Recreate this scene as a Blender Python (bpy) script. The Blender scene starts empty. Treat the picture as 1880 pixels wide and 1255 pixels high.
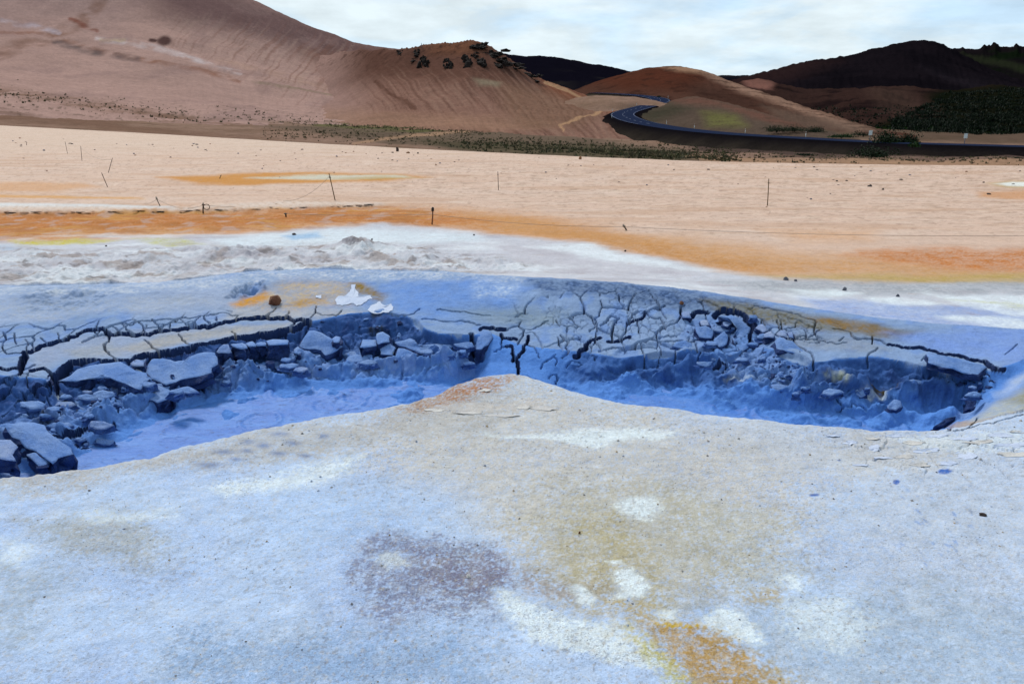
import bpy, math, random
import numpy as np
from mathutils import Vector

random.seed(7)
rng = np.random.default_rng(11)
scene = bpy.context.scene
C = scene.collection

# ------------------------------------------------------------------ camera
H = 1.65                      # eye height above the mound
FPX = 1400.0                  # focal length in image pixels
TH = math.atan(427.5 / FPX)   # downward tilt
cs, sn = math.cos(TH), math.sin(TH)
cam_d = bpy.data.cameras.new('camera')
cam_d.sensor_width = 36.0
cam_d.lens = 36.0 * FPX / 1880.0
cam_d.clip_start = 0.05
cam_d.clip_end = 9000.0
cam = bpy.data.objects.new('camera', cam_d)
cam.location = (0, 0, H)
cam.rotation_euler = (math.pi / 2 - TH, 0, 0)
C.objects.link(cam)
scene.camera = cam

# ------------------------------------------------------------------ exposure, sky, sun
scene.view_settings.view_transform = 'Standard'
scene.view_settings.look = 'None'
scene.view_settings.exposure = 1.12
scene.view_settings.gamma = 1.0
scene.view_settings.use_curve_mapping = False

SUN_EL, SUN_AZ = math.radians(48), math.radians(-28)   # azimuth from +Y towards +X
world = bpy.data.worlds.new('World')
scene.world = world
world.use_nodes = True
wt = world.node_tree
wt.nodes.clear()


def wn(kind, **kw):
    n = wt.nodes.new(kind)
    for k, v in kw.items():
        setattr(n, k, v)
    return n


sky = wn('ShaderNodeTexSky', sky_type='NISHITA', sun_disc=False)
sky.sun_elevation = SUN_EL
sky.sun_rotation = SUN_AZ
sky.altitude = 300
tc = wn('ShaderNodeTexCoord')
sep = wn('ShaderNodeSeparateXYZ')
wt.links.new(tc.outputs['Generated'], sep.inputs[0])
zz = wn('ShaderNodeMath', operation='MAXIMUM')
wt.links.new(sep.outputs['Z'], zz.inputs[0])
zz.inputs[1].default_value = 0.0
za = wn('ShaderNodeMath', operation='ADD')
wt.links.new(zz.outputs[0], za.inputs[0])
za.inputs[1].default_value = 0.20
dx = wn('ShaderNodeMath', operation='DIVIDE')
dy = wn('ShaderNodeMath', operation='DIVIDE')
wt.links.new(sep.outputs['X'], dx.inputs[0]); wt.links.new(za.outputs[0], dx.inputs[1])
wt.links.new(sep.outputs['Y'], dy.inputs[0]); wt.links.new(za.outputs[0], dy.inputs[1])
cmb = wn('ShaderNodeCombineXYZ')
wt.links.new(dx.outputs[0], cmb.inputs[0]); wt.links.new(dy.outputs[0], cmb.inputs[1])
cn = wn('ShaderNodeTexNoise')
cn.inputs['Scale'].default_value = 1.25
cn.inputs['Detail'].default_value = 7
cn.inputs['Roughness'].default_value = 0.58
cn.inputs['Distortion'].default_value = 0.5
wt.links.new(cmb.outputs[0], cn.inputs['Vector'])
ramp = wn('ShaderNodeValToRGB')
ramp.color_ramp.elements[0].position = 0.36
ramp.color_ramp.elements[0].color = (0, 0, 0, 1)
ramp.color_ramp.elements[1].position = 0.54
ramp.color_ramp.elements[1].color = (1, 1, 1, 1)
wt.links.new(cn.outputs['Fac'], ramp.inputs[0])
gap = wn('ShaderNodeMixRGB', blend_type='MIX')     # thin cloud veils the blue gaps
gap.inputs['Fac'].default_value = 0.85
gap.inputs[2].default_value = (2.55, 3.45, 4.35, 1)
wt.links.new(sky.outputs[0], gap.inputs[1])
mixc = wn('ShaderNodeMixRGB', blend_type='MIX')
mixc.inputs[2].default_value = (3.75, 4.3, 4.55, 1)
wt.links.new(ramp.outputs[0], mixc.inputs[0])
wt.links.new(gap.outputs[0], mixc.inputs[1])
cn2 = wn('ShaderNodeTexNoise')
cn2.inputs['Scale'].default_value = 2.6
cn2.inputs['Detail'].default_value = 8
cn2.inputs['Roughness'].default_value = 0.6
wt.links.new(cmb.outputs[0], cn2.inputs['Vector'])
shade = wn('ShaderNodeMapRange')
for nm_, v_ in (('From Min', .36), ('From Max', .62), ('To Min', .86), ('To Max', 1.04)):
    shade.inputs[nm_].default_value = v_
wt.links.new(cn2.outputs['Fac'], shade.inputs['Value'])
soft = wn('ShaderNodeVectorMath', operation='SCALE')
wt.links.new(mixc.outputs[0], soft.inputs[0]); wt.links.new(shade.outputs[0], soft.inputs['Scale'])
bg = wn('ShaderNodeBackground')
bg.inputs['Strength'].default_value = 0.10
wt.links.new(soft.outputs[0], bg.inputs['Color'])
wo = wn('ShaderNodeOutputWorld')
wt.links.new(bg.outputs[0], wo.inputs[0])

sun_d = bpy.data.lights.new('sun', 'SUN')
sun_d.energy = 1.5
sun_d.angle = math.radians(11)
sun_d.color = (1.0, 0.95, 0.88)
sun = bpy.data.objects.new('sun', sun_d)
sdir = Vector((math.sin(SUN_AZ) * math.cos(SUN_EL), math.cos(SUN_AZ) * math.cos(SUN_EL), math.sin(SUN_EL)))
sun.rotation_euler = sdir.to_track_quat('Z', 'Y').to_euler()
sun.location = (0, 0, 50)
C.objects.link(sun)

# ------------------------------------------------------------------ helpers: image pixels <-> ground
f32 = np.float32


def ray(px, py):
    X = (np.asarray(px, float) - 940.0) / FPX
    Y = -(np.asarray(py, float) - 627.5) / FPX
    dyy = cs + sn * Y
    return X / dyy, (-sn + cs * Y) / dyy       # sideways and upward run per metre ahead


def at_z(px, py, z):
    u, s = ray(px, py)
    y = (np.asarray(z, float) - H) / s
    return u * y, y


def at_d(px, py, d):
    u, s = ray(px, py)
    return u * d, d + 0 * u, H + s * d


def to_pixel(x, y, z):  # projects world points through the camera into image pixel coordinates
    zc = y * cs - (z - H) * sn
    yc = y * sn + (z - H) * cs
    return 940.0 + FPX * x / zc, 627.5 - FPX * yc / zc


def lin(c):
    c = np.asarray(c, float) / 255.0
    return np.where(c <= 0.04045, c / 12.92, ((c + 0.055) / 1.055) ** 2.4)


ILL = np.array([1.58, 1.54, 1.56])


def alb(r, g, b):          # base colour of a surface that reads as this colour in open daylight
    return np.clip(lin((r, g, b)) / ILL, 0.0015, 0.80).astype(f32)


def _grad(ix, iy, seed):
    h = (ix.astype(np.int64) * 374761393 + iy.astype(np.int64) * 668265263 + seed * 982451653) & 0xFFFFFFFF
    h = ((h ^ (h >> 13)) * 1274126177) & 0xFFFFFFFF
    return ((h ^ (h >> 16)) & 0xFFFF).astype(f32) * f32(2 * math.pi / 65536.0)


def perlin(x, y, seed=0):
    x = np.asarray(x, f32); y = np.asarray(y, f32)
    xi = np.floor(x); yi = np.floor(y)
    fx = x - xi; fy = y - yi
    xi = xi.astype(np.int64); yi = yi.astype(np.int64)
    ux = fx * fx * fx * (fx * (fx * 6 - 15) + 10)
    uy = fy * fy * fy * (fy * (fy * 6 - 15) + 10)

    def dot(ox, oy):
        a = _grad(xi + ox, yi + oy, seed)
        return np.cos(a) * (fx - ox) + np.sin(a) * (fy - oy)
    n0 = dot(0, 0) * (1 - ux) + dot(1, 0) * ux
    n1 = dot(0, 1) * (1 - ux) + dot(1, 1) * ux
    return (n0 * (1 - uy) + n1 * uy) * f32(1.41)


def fbm(x, y, o=4, seed=0, gain=0.5):
    t = 0; a = 1.0; n = 0
    for i in range(o):
        t = t + a * perlin(x * 2 ** i, y * 2 ** i, seed + i * 17)
        n += a; a *= gain
    return t / n * 1.5


def zf(zone, x, y, o=4, seed=0, gain=0.5):
    """noise only where a zone needs it"""
    out = np.zeros(x.shape, f32)
    out[zone] = fbm(x[zone], y[zone], o, seed, gain)
    return out


def worley(x, y, seed=0, more=False):
    """distances to the nearest and second nearest cell point, and the id of the nearest"""
    xi = np.floor(x).astype(np.int64); yi = np.floor(y).astype(np.int64)
    d1 = np.full(x.shape, 9.0, f32); d2 = d1.copy(); idn = np.zeros(x.shape, f32); off = np.zeros(x.shape, f32)
    for ox in (-1, 0, 1):
        for oy in (-1, 0, 1):
            a = _grad(xi + ox, yi + oy, seed) / (2 * math.pi)
            b = _grad(xi + ox, yi + oy, seed + 71) / (2 * math.pi)
            d = np.hypot(xi + ox + 0.08 + 0.84 * a - x, yi + oy + 0.08 + 0.84 * b - y).astype(f32)
            nearer = d < d1
            off = np.where(nearer, y - (yi + oy + 0.08 + 0.84 * b), off).astype(f32)
            d2 = np.where(nearer, d1, np.minimum(d2, d))
            idn = np.where(nearer, a, idn)
            d1 = np.minimum(d1, d)
    return (d1, d2, idn, off) if more else (d1, d2, idn)


def sstep(e0, e1, v):
    t = np.clip((v - e0) / (e1 - e0), 0, 1)
    return t * t * (3 - 2 * t)


def seg_dist(X, Y, ax, ay, bx, by):
    ex, ey = bx - ax, by - ay
    t = np.clip(((X - ax) * ex + (Y - ay) * ey) / (ex * ex + ey * ey + 1e-9), 0, 1)
    return np.hypot(X - ax - t * ex, Y - ay - t * ey)


def poly_mask(PX, PY, pts, soft, stretch=2.2):
    """1 inside the outline, 0 outside, fading over +-soft (image pixels); sideways fades run wider"""
    out = np.zeros(PX.shape, f32)
    a = np.array(pts, float)
    m = soft * 1.2
    sel = (PX > a[:, 0].min() - m * stretch) & (PX < a[:, 0].max() + m * stretch) & (PY > a[:, 1].min() - m) & (PY < a[:, 1].max() + m)
    if not sel.any():
        return out
    X = PX[sel] / stretch; Y = PY[sel]
    a = a / np.array([stretch, 1.0])
    d = np.full(X.shape, 1e9, f32); ins = np.zeros(X.shape, bool)
    for i in range(len(a)):
        p, q = a[i], a[(i + 1) % len(a)]
        d = np.minimum(d, seg_dist(X, Y, p[0], p[1], q[0], q[1]))
        c = (p[1] > Y) != (q[1] > Y)
        if abs(q[1] - p[1]) > 1e-9:
            xx = (q[0] - p[0]) * (Y - p[1]) / (q[1] - p[1]) + p[0]
            ins ^= c & (X < xx)
    out[sel] = sstep(-soft, soft, np.where(ins, d, -d))
    return out


def line_dist(PX, PY, pts, reach):
    out = np.full(PX.shape, 1e9, f32)
    a = np.array(pts, float)
    sel = (PX > a[:, 0].min() - reach) & (PX < a[:, 0].max() + reach) & (PY > a[:, 1].min() - reach) & (PY < a[:, 1].max() + reach)
    if not sel.any():
        return out
    X = PX[sel]; Y = PY[sel]
    d = np.full(X.shape, 1e9, f32)
    for i in range(len(a) - 1):
        d = np.minimum(d, seg_dist(X, Y, a[i][0], a[i][1], a[i + 1][0], a[i + 1][1]))
    out[sel] = d
    return out


def jag(pts, amp=0.10, lev=3, seed=0):
    r = random.Random(seed)
    p = [tuple(map(float, q)) for q in pts]
    for _ in range(lev):
        o = [p[0]]
        for a, b in zip(p, p[1:]):
            L = math.hypot(b[0] - a[0], b[1] - a[1])
            if L > 5:
                k = r.gauss(0, amp)
                o.append(((a[0] + b[0]) / 2 - (b[1] - a[1]) * k, (a[1] + b[1]) / 2 + (b[0] - a[0]) * k * 0.6))
            o.append(b)
        p = o
    return p


# ------------------------------------------------------------------ helpers: objects and materials
def tag(o, label=None, cat=None, group=None, kind=None):
    for k, v in (('label', label), ('category', cat), ('group', group), ('kind', kind)):
        if v:
            o[k] = v
    return o


def np_mesh(name, V, F, col=None, smooth=True, mats=(), mi=None):
    me = bpy.data.meshes.new(name)
    V = np.asarray(V, f32); F = np.asarray(F, np.int32)
    n = F.shape[1]
    me.vertices.add(len(V)); me.vertices.foreach_set('co', V.ravel())
    me.loops.add(F.size); me.loops.foreach_set('vertex_index', F.ravel())
    me.polygons.add(len(F))
    me.polygons.foreach_set('loop_start', np.arange(0, F.size, n, dtype=np.int32))
    me.polygons.foreach_set('use_smooth', np.full(len(F), smooth) if isinstance(smooth, bool) else smooth)
    if mi is not None:
        me.polygons.foreach_set('material_index', np.asarray(mi, np.int32))
    for m in mats:
        me.materials.append(m)
    me.update(calc_edges=True)
    if col is not None:
        ca = me.color_attributes.new('Col', 'FLOAT_COLOR', 'POINT')
        rgba = np.ones((len(V), 4), f32); rgba[:, :col.shape[1]] = col
        ca.data.foreach_set('color', rgba.ravel())
    me.validate()
    return me


def link(name, me, parent=None):
    o = bpy.data.objects.new(name, me)
    C.objects.link(o)
    if parent:
        o.parent = parent
    return o


def grid_faces(nr, nc):
    i = np.arange(nr - 1)[:, None] * nc + np.arange(nc - 1)[None, :]
    i = i.ravel()
    return np.stack([i, i + 1, i + nc + 1, i + nc], 1)


class Mat:
    def __init__(self, name, rough=0.9, spec=0.3):
        self.m = bpy.data.materials.new(name)
        self.m.use_nodes = True
        self.t = self.m.node_tree
        self.b = self.t.nodes['Principled BSDF']
        self.b.inputs['Roughness'].default_value = rough
        self.b.inputs['Specular IOR Level'].default_value = spec
        self.pos = self.t.nodes.new('ShaderNodeNewGeometry').outputs['Position']

    def node(self, kind, **kw):
        n = self.t.nodes.new(kind)
        for k, v in kw.items():
            setattr(n, k, v)
        return n

    def ln(self, a, b):
        self.t.links.new(a, b)

    def objpos(self):
        self.pos = self.node('ShaderNodeTexCoord').outputs['Object']

    def noise(self, scale, detail=4, rough=0.6, sc=(1, 1, 1)):
        v = self.pos
        if sc != (1, 1, 1):
            mp = self.node('ShaderNodeMapping')
            mp.inputs['Scale'].default_value = sc
            self.ln(self.pos, mp.inputs[0]); v = mp.outputs[0]
        n = self.node('ShaderNodeTexNoise')
        n.inputs['Scale'].default_value = scale
        n.inputs['Detail'].default_value = detail
        n.inputs['Roughness'].default_value = rough
        self.ln(v, n.inputs['Vector'])
        return n.outputs['Fac']

    def ramp(self, fac, a, b, lo=0.0, hi=1.0):
        n = self.node('ShaderNodeMapRange')
        n.inputs['From Min'].default_value = a; n.inputs['From Max'].default_value = b
        n.inputs['To Min'].default_value = lo; n.inputs['To Max'].default_value = hi
        self.ln(fac, n.inputs['Value'])
        return n.outputs[0]

    def math(self, op, a, b):
        n = self.node('ShaderNodeMath', operation=op)
        for i, v in enumerate((a, b)):
            if isinstance(v, (int, float)):
                n.inputs[i].default_value = v
            else:
                self.ln(v, n.inputs[i])
        return n.outputs[0]

    def mix(self, fac, a, b, mode='MIX'):
        n = self.node('ShaderNodeMixRGB', blend_type=mode)
        for i, v in enumerate((fac, a, b)):
            if isinstance(v, (int, float)):
                n.inputs[i].default_value = v
            elif isinstance(v, (tuple, list, np.ndarray)):
                n.inputs[i].default_value = (float(v[0]), float(v[1]), float(v[2]), 1)
            else:
                self.ln(v, n.inputs[i])
        return n.outputs[0]

    def attr(self, name='Col'):
        return self.node('ShaderNodeVertexColor', layer_name=name).outputs['Color']

    def scale(self, col, fac):
        """multiply a colour by a value socket"""
        n = self.node('ShaderNodeVectorMath', operation='SCALE')
        self.ln(col, n.inputs[0]); self.ln(fac, n.inputs['Scale'])
        return n.outputs[0]

    def color(self, s):
        if isinstance(s, (tuple, list, np.ndarray)):
            self.b.inputs['Base Color'].default_value = (float(s[0]), float(s[1]), float(s[2]), 1)
        else:
            self.ln(s, self.b.inputs['Base Color'])

    def bump(self, h, dist, strength=1.0):
        n = self.node('ShaderNodeBump')
        n.inputs['Distance'].default_value = dist
        n.inputs['Strength'].default_value = strength
        self.ln(h, n.inputs['Height'])
        prev = self.b.inputs['Normal']
        if prev.is_linked:
            self.ln(prev.links[0].from_socket, n.inputs['Normal'])
        self.ln(n.outputs[0], self.b.inputs['Normal'])


def earth(name, scales, bumps, speck=None, rough=0.92, spec=0.12, fleck=None):
    """stained earth: colour attribute times layered grain, with fine relief"""
    m = Mat(name, rough, spec)
    col = m.attr()
    for sc, amt, st in scales:
        n = m.noise(sc, 4, 0.65, st)
        col = m.scale(col, m.ramp(n, 0.25, 0.75, 1 - amt, 1 + amt))
    if speck:
        for sc, dark, size in speck:
            v = m.node('ShaderNodeTexVoronoi')
            v.inputs['Scale'].default_value = sc
            m.ln(m.pos, v.inputs['Vector'])
            sepc = m.node('ShaderNodeSeparateColor')
            m.ln(v.outputs['Color'], sepc.inputs[0])
            hit = m.math('MULTIPLY', m.ramp(v.outputs['Distance'], size, size * 0.7), m.ramp(sepc.outputs[0], 0.80, 0.84))
            col = m.mix(hit, col, m.mix(1.0, col, dark, 'MULTIPLY'))
    if fleck:
        al = m.node('ShaderNodeVertexColor', layer_name='Col').outputs['Alpha']
        for sc, lo, hi, tint in fleck:
            f = m.math('MULTIPLY', m.ramp(m.noise(sc, 2, .6), lo, hi), al)
            col = m.mix(f, col, m.mix(1.0, col, tint, 'MULTIPLY'))
    m.color(col)
    for sc, d in bumps:
        m.bump(m.noise(sc, 5, 0.65), d)
    return m


M_ground = earth('earth_ground',
                 [(2.3, .07, (1, 1, 1)), (11, .10, (1, 1, 1)), (55, .11, (1, 1, 1)), (210, .15, (1, 1, 1)), (600, .16, (1, 1, 1))],
                 [(7, .020), (30, .0060), (120, .0016)],
                 [(70, (.62, .60, .58), .16), (150, (.55, .54, .55), .20), (95, (1.25, 1.2, 1.1), .15)],
                 fleck=[(150, .54, .62, (.50, .48, .52)), (330, .54, .60, (.55, .53, .55)), (120, .60, .66, (1.35, 1.35, 1.32))])
M_hill = earth('hill_earth', [(.035, .10, (1, 1, 1)), (.22, .12, (1, 1, 1)), (.9, .16, (1, 1, 1)), (3.5, .15, (1, 1, 1))], [(.25, .5), (1.3, .25)], None, 1.0, 0.0)
M_low = earth('lowland_earth', [(.1, .10, (1, 1, 1)), (.6, .16, (1, 1, 1)), (2.5, .22, (1, 1, 1))], [(1.2, .12), (4, .06)], None, 1.0, 0.0)

m = Mat('wet_mud', 0.45, 0.35)
n1 = m.noise(3.2, 6, 0.6, (1, 2.2, 1))
n2 = m.noise(16, 6, 0.7, (1, 1.6, 1))
colm = m.mix(m.ramp(n1, .42, .72), alb(66, 126, 218), alb(92, 150, 234))
colm = m.mix(m.ramp(n2, .54, .68, 0, .75), colm, alb(72, 96, 150))
m.color(colm)
m.ln(m.ramp(n2, .3, .7, .38, .65), m.b.inputs['Roughness'])
m.bump(n1, .03); m.bump(n2, .012); m.bump(m.noise(70, 4), .003)
M_mud = m.m


def clay(name, c1, c2, rough=.85, bumps=((14, .02), (60, .008), (200, .003))):
    m = Mat(name, rough, .2 if rough < 1 else 0.0)
    n = m.noise(6, 5, .65); g = m.noise(140, 3, .6)
    c = m.mix(m.ramp(n, .38, .66), c1, c2)
    m.color(m.scale(c, m.ramp(g, .25, .75, .80, 1.2)))
    for s, d in bumps:
        m.bump(m.noise(s, 5, .65), d)
    return m.m


M_crust = clay('dry_mud_crust', alb(122, 152, 214), alb(160, 176, 216))
M_crust_blue = clay('blue_mud_crust', alb(104, 144, 214), alb(136, 166, 222))
M_clay = clay('damp_clay', alb(40, 66, 130), alb(64, 100, 178), .7, ((10, .04), (40, .018), (160, .006)))
M_clay_mid = clay('moist_clay', alb(62, 100, 180), alb(92, 134, 216), .8, ((10, .03), (40, .014), (160, .005)))
M_flake_tan = clay('tan_mud_flake', alb(204, 198, 198), alb(218, 212, 210), .9, ((40, .002), (200, .001)))
M_flake = clay('pale_mud_flake', alb(196, 206, 234), alb(214, 220, 242), .9, ((40, .002), (200, .001)))
M_rock = clay('dark_rock', alb(60, 50, 50), alb(88, 74, 70), .9, ((8, .05), (40, .02)))
M_rock_grey = clay('grey_stone', alb(96, 100, 120), alb(128, 128, 140), .9, ((20, .03), (80, .01)))
M_rock_rust = clay('rusty_stone', alb(132, 84, 66), alb(168, 118, 92), .9, ((20, .03), (80, .01)))
M_rock_tan = clay('tan_stone', alb(140, 92, 62), alb(170, 120, 84), .9, ((20, .03), (80, .01)))
M_crag = clay('basalt_crag', alb(22, 17, 17), alb(44, 32, 28), .95, ((.6, .6), (3, .2)))
M_iron = clay('weathered_iron', alb(52, 44, 42), alb(84, 66, 54), .6, ((60, .002),))
M_woodpost = clay('weathered_wood', alb(92, 70, 40), alb(122, 94, 56), .85, ((60, .004),))
M_white = clay('white_marker_paint', alb(222, 226, 228), alb(235, 238, 240), .5, ((60, .001),))
M_asphalt = clay('asphalt', alb(32, 40, 62), alb(44, 52, 78), 1.0, ((2, .02),))
M_line = clay('road_paint', alb(70, 80, 110), alb(92, 102, 134), .7, ((2, .004),))


def leafmat(name, a, b):
    m = Mat(name, .8, .15)
    n = m.noise(1.1, 3); 
    m.color(m.mix(m.ramp(n, .35, .68), a, b))
    return m.m


M_leaf = leafmat('dark_scrub_leaves', alb(12, 26, 10), alb(26, 50, 17))
M_leaf_green = leafmat('green_leaves', alb(18, 42, 12), alb(38, 74, 22))
M_tuft = leafmat('dry_tuft_blades', alb(72, 64, 50), alb(118, 108, 74))
M_heather = leafmat('heather_leaves', alb(52, 50, 38), alb(92, 92, 58))
M_birch = leafmat('birch_leaves', alb(6, 14, 5), alb(18, 38, 11))
M_wood = leafmat('shrub_stem_bark', alb(40, 30, 24), alb(62, 48, 36))


def rope_mat():
    m = Mat('pale_rope', .8, .2)
    m.color(m.mix(m.noise(80, 2), alb(136, 124, 116), alb(190, 174, 160)))
    return m.m


M_rope = rope_mat()

# ================================================================== NEAR TERRAIN (mound, mud pots, rim, plain)
# columns run straight out from the stand point; rows follow the traced edges of mound, pit, rim and plain
ud = np.arange(-0.86, 0.8601, 0.00124)
ul = np.linspace(-1.9, -0.865, 40); ur = np.linspace(0.865, 1.9, 40)
U = np.concatenate([ul, ud, ur])


def ygrid():
    n_ = [1.70]
    while n_[-1] < 3.0:
        n_.append(n_[-1] + .00115 * n_[-1] ** 2)
    seg = [np.arange(0.55, 1.69, 0.035), np.array(n_[:-1]), np.arange(3.0, 4.6, 0.0118), np.arange(4.6, 6.75, 0.0088), np.arange(6.75, 7.7, 0.012)]
    y = 7.7; o = []
    st = 0.016
    while y < 150:
        o.append(y)
        st = max(0.016 + (y - 7.7) * 0.0085, y * 0.0045 if y < 16 else y * 0.010)
        y += min(st, 2.5)
    seg.append(np.array(o))
    return np.concatenate(seg)


Y1 = ygrid()
NR, NC = len(Y1), len(U)
print('near grid', NR, NC, NR * NC)


def row(pts):
    a = np.array(pts, float)
    xs = np.arange(a[0, 0], a[-1, 0] + 1, 4.0)
    py = np.interp(xs, a[:, 0], a[:, 1]); z = np.interp(xs, a[:, 0], a[:, 2])
    k = np.array([.25, .5, .25])
    for _ in range(3):
        py[1:-1] = np.convolve(py, k, 'valid'); z[1:-1] = np.convolve(z, k, 'valid')
    x, y = at_z(xs, py, z)
    u = x / y
    i = np.argsort(u)
    return np.interp(U, u[i], y[i]), np.interp(U, u[i], z[i])


def zs(pts, z):
    return [(a, b, z) for a, b in pts]


N_pts = [(-700, 1010), (-300, 935), (0, 880), (100, 868), (200, 855), (300, 832), (400, 805), (500, 783), (600, 765), (700, 749), (760, 737), (800, 724), (840, 703),
         (880, 690), (940, 685), (985, 695), (1040, 713), (1100, 730), (1200, 746), (1330, 762), (1480, 780), (1620, 789), (1740, 788), (1800, 780), (1880, 762), (2100, 715), (2600, 640)]
yN, zN = row(zs(N_pts, 0.0))
F_pts = [(-700, 940, -.35), (-300, 905, -.35), (0, 868, -.37), (100, 850, -.37), (150, 815, -.37), (210, 800, -.37), (290, 772, -.37), (330, 755, -.37), (400, 734, -.37), (480, 724, -.37), (560, 714, -.37),
         (640, 710, -.37), (700, 712, -.37), (760, 712, -.37), (830, 702, -.365), (870, 692, -.38), (900, 690, -.30), (950, 688, -.28), (1000, 695, -.31), (1040, 706, -.38), (1080, 716, -.37), (1150, 716, -.385),
         (1250, 722, -.385), (1330, 738, -.385), (1400, 750, -.385), (1500, 760, -.385), (1580, 766, -.385), (1640, 762, -.385), (1720, 756, -.35), (1780, 740, -.32), (1830, 712, -.16), (1880, 700, -.08), (2100, 660, 0), (2600, 560, 0)]
yF, zF = row(F_pts)
W_pts = [(-700, 720, -.05), (-200, 700, -.05), (0, 690, -.08), (97, 697, -.12), (130, 662, -.10), (174, 662, -.09), (228, 661, -.09), (288, 646, -.09), (351, 636, -.09), (402, 624, -.09), (480, 612, -.09),
         (551, 598, -.08), (575, 589, -.06), (640, 576, -.03), (700, 573, -.02), (750, 580, -.02), (775, 600, -.05), (806, 612, -.07), (872, 614, -.09), (900, 612, -.10), (950, 632, -.17), (1000, 640, -.19), (1060, 645, -.20),
         (1129, 655, -.21), (1184, 650, -.19), (1250, 642, -.17), (1290, 640, -.17), (1330, 655, -.2), (1385, 640, -.15), (1425, 642, -.10), (1460, 656, -.11), (1500, 664, -.12), (1560, 658, -.10), (1600, 654, -.09), (1650, 660, -.10),
         (1690, 670, -.10), (1725, 674, -.10), (1790, 690, -.10), (1816, 680, -.07), (1846, 672, -.04), (1880, 660, -.02), (2100, 630, 0), (2600, 545, 0)]
yW, zW = row(W_pts)
C_pts = [(-700, 545, .08), (0, 527, .08), (200, 524, .08), (300, 520, .08), (400, 508, .09), (470, 499, .10), (560, 495, .10), (700, 497, .10), (800, 500, .10), (900, 506, .10), (1000, 512, .10), (1100, 518, .09),
         (1200, 527, .07), (1300, 540, .05), (1400, 557, .03), (1500, 573, .02), (1600, 588, .01), (1700, 600, 0), (1880, 612, 0), (2100, 620, 0), (2600, 540, 0)]
yC, zC = row(C_pts)
E_pts = [(-900, 212), (-300, 222), (0, 230), (150, 238), (300, 246), (500, 258), (700, 269), (900, 279), (1100, 288), (1300, 295), (1500, 299), (1700, 302), (1880, 303), (2200, 304), (2800, 304)]
yN = yN + .020 * perlin(U * 16, U * 0 + 3.3, 5) + .014 * perlin(U * 45, U * 0 + 1.3, 6) + .008 * perlin(U * 120, U * 0, 7)
yE, zE = row(zs(E_pts, 0.0))
L_pts = [(-700, 393), (0, 391), (150, 391), (400, 387), (600, 381), (700, 376), (760, 376), (800, 378), (1000, 400), (1400, 430), (2600, 470)]
yL, zL0 = row(zs(L_pts, 0.0))
pxL = np.interp(U, (np.array([-700, 0, 700, 780, 2600]) - 940) / FPX / 1.0, [1, 1, 1, 0, 0])
ledge = np.clip(np.interp(U, [-2, -.22, -.11, 2], [1, 1, 0, 0]), 0, 1)
pit = np.interp(U, [-2, .545, .63, 2], [1, 1, 0, 0])          # where the near bank drops into a pit

rows_y, rows_z = [], []


def add_row(y, z):
    y = np.asarray(y, float) + 0 * U
    z = np.asarray(z, float) + 0 * U
    if rows_y:
        y = np.maximum(y, rows_y[-1] + 0.002)
    rows_y.append(y); rows_z.append(z)


add_row(0.4, 0.03)
add_row(2.0, 0.02)
add_row(yN - .5, zN + .012)
add_row(yN - .22, zN + .010)
add_row(yN, zN)
g0 = np.maximum(yF - yN, .1)
add_row(yN + np.minimum(.10, g0 * .15), zN - .05 * pit + (zF - zN) * .12 * (1 - pit))
add_row(yN + np.minimum(.28, g0 * .35), zN - .26 * pit + (zF - zN) * .35 * (1 - pit))
add_row(yN + np.minimum(.55, g0 * .62), np.minimum(zF - .10, -.46) * pit + (1 - pit) * (zF * .65))
add_row(yF - np.minimum(.30, g0 * .3), zF - .045 * pit)
add_row(yF, zF)
g1 = np.maximum(yW - yF, .05)
add_row(yF + g1 * .38, zF + (zW - zF) * .28)
cliff = np.interp(U, [-2, -.08, -.03, .06, .10, .60, .66, 2], [1, 1, 0, 0, .7, 1, 0, 0])
add_row(yW - np.minimum(.16, g1 * .35), zF + (zW - zF) * (.70 - .13 * cliff))
add_row(yW - .02, zW - .03 * cliff)
add_row(yW, zW)
g2 = np.maximum(yC - yW, .1)
add_row(yW + g2 * .35, zW + (zC - zW) * .30)
add_row(yW + g2 * .75, zW + (zC - zW) * .82)
add_row(yC, zC)
add_row(yC + .20, zC * .75)
add_row(yC + .7, zC * .2)
add_row(np.maximum(yC + 1.2, yL - 1.2), -.005)
add_row(yL - .015, -.035 * ledge)
add_row(yL + .015, .04 * ledge)
add_row(yL + .6, .02 * ledge)
add_row(yE * .72, 0)
add_row(yE * .93, .0)
add_row(yE, zE)
add_row(yE * 1.05, -.18)
add_row(yE * 1.18, -1.0)
add_row(yE * 1.6, -4.5)
add_row(yE * 3 + 60, -9.0)
RY = np.array(rows_y); RZ = np.array(rows_z)
Z = np.empty((NR, NC), float)
for j in range(NC):
    Z[:, j] = np.interp(Y1, RY[:, j], RZ[:, j])
kern = np.array([1, 4, 6, 4, 1]) / 16.0                         # soften the hinge lines a little
for _ in range(2):
    Zp = np.pad(Z, ((2, 2), (0, 0)), mode='edge')
    Z = sum(kern[i] * Zp[i:i + NR] for i in range(5))
YY = np.repeat(Y1[:, None], NC, 1)
XX = U[None, :] * YY
X = XX.astype(f32); Y = YY.astype(f32); Z0 = Z.astype(f32)
PX, PY = to_pixel(XX, YY, Z); PX = PX.astype(f32); PY = PY.astype(f32)  # image pixel of every point of the bare ground

near = YY < (yN + .12)[None, :]
potz = (~near) & (YY < (yC + .12)[None, :])
mid = ~(near | potz)
tW = np.clip((YY - yF[None, :]) / np.maximum(yW - yF, .05)[None, :], -1, 2).astype(f32)     # 0 at wall foot, 1 at lip
wall = potz & (tW > -.1) & (tW < 1.02)
floor = potz & (tW <= -.1)
rim = potz & (tW >= 1.02)
cl2 = np.repeat(cliff[None, :], NR, 0).astype(f32)


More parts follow.
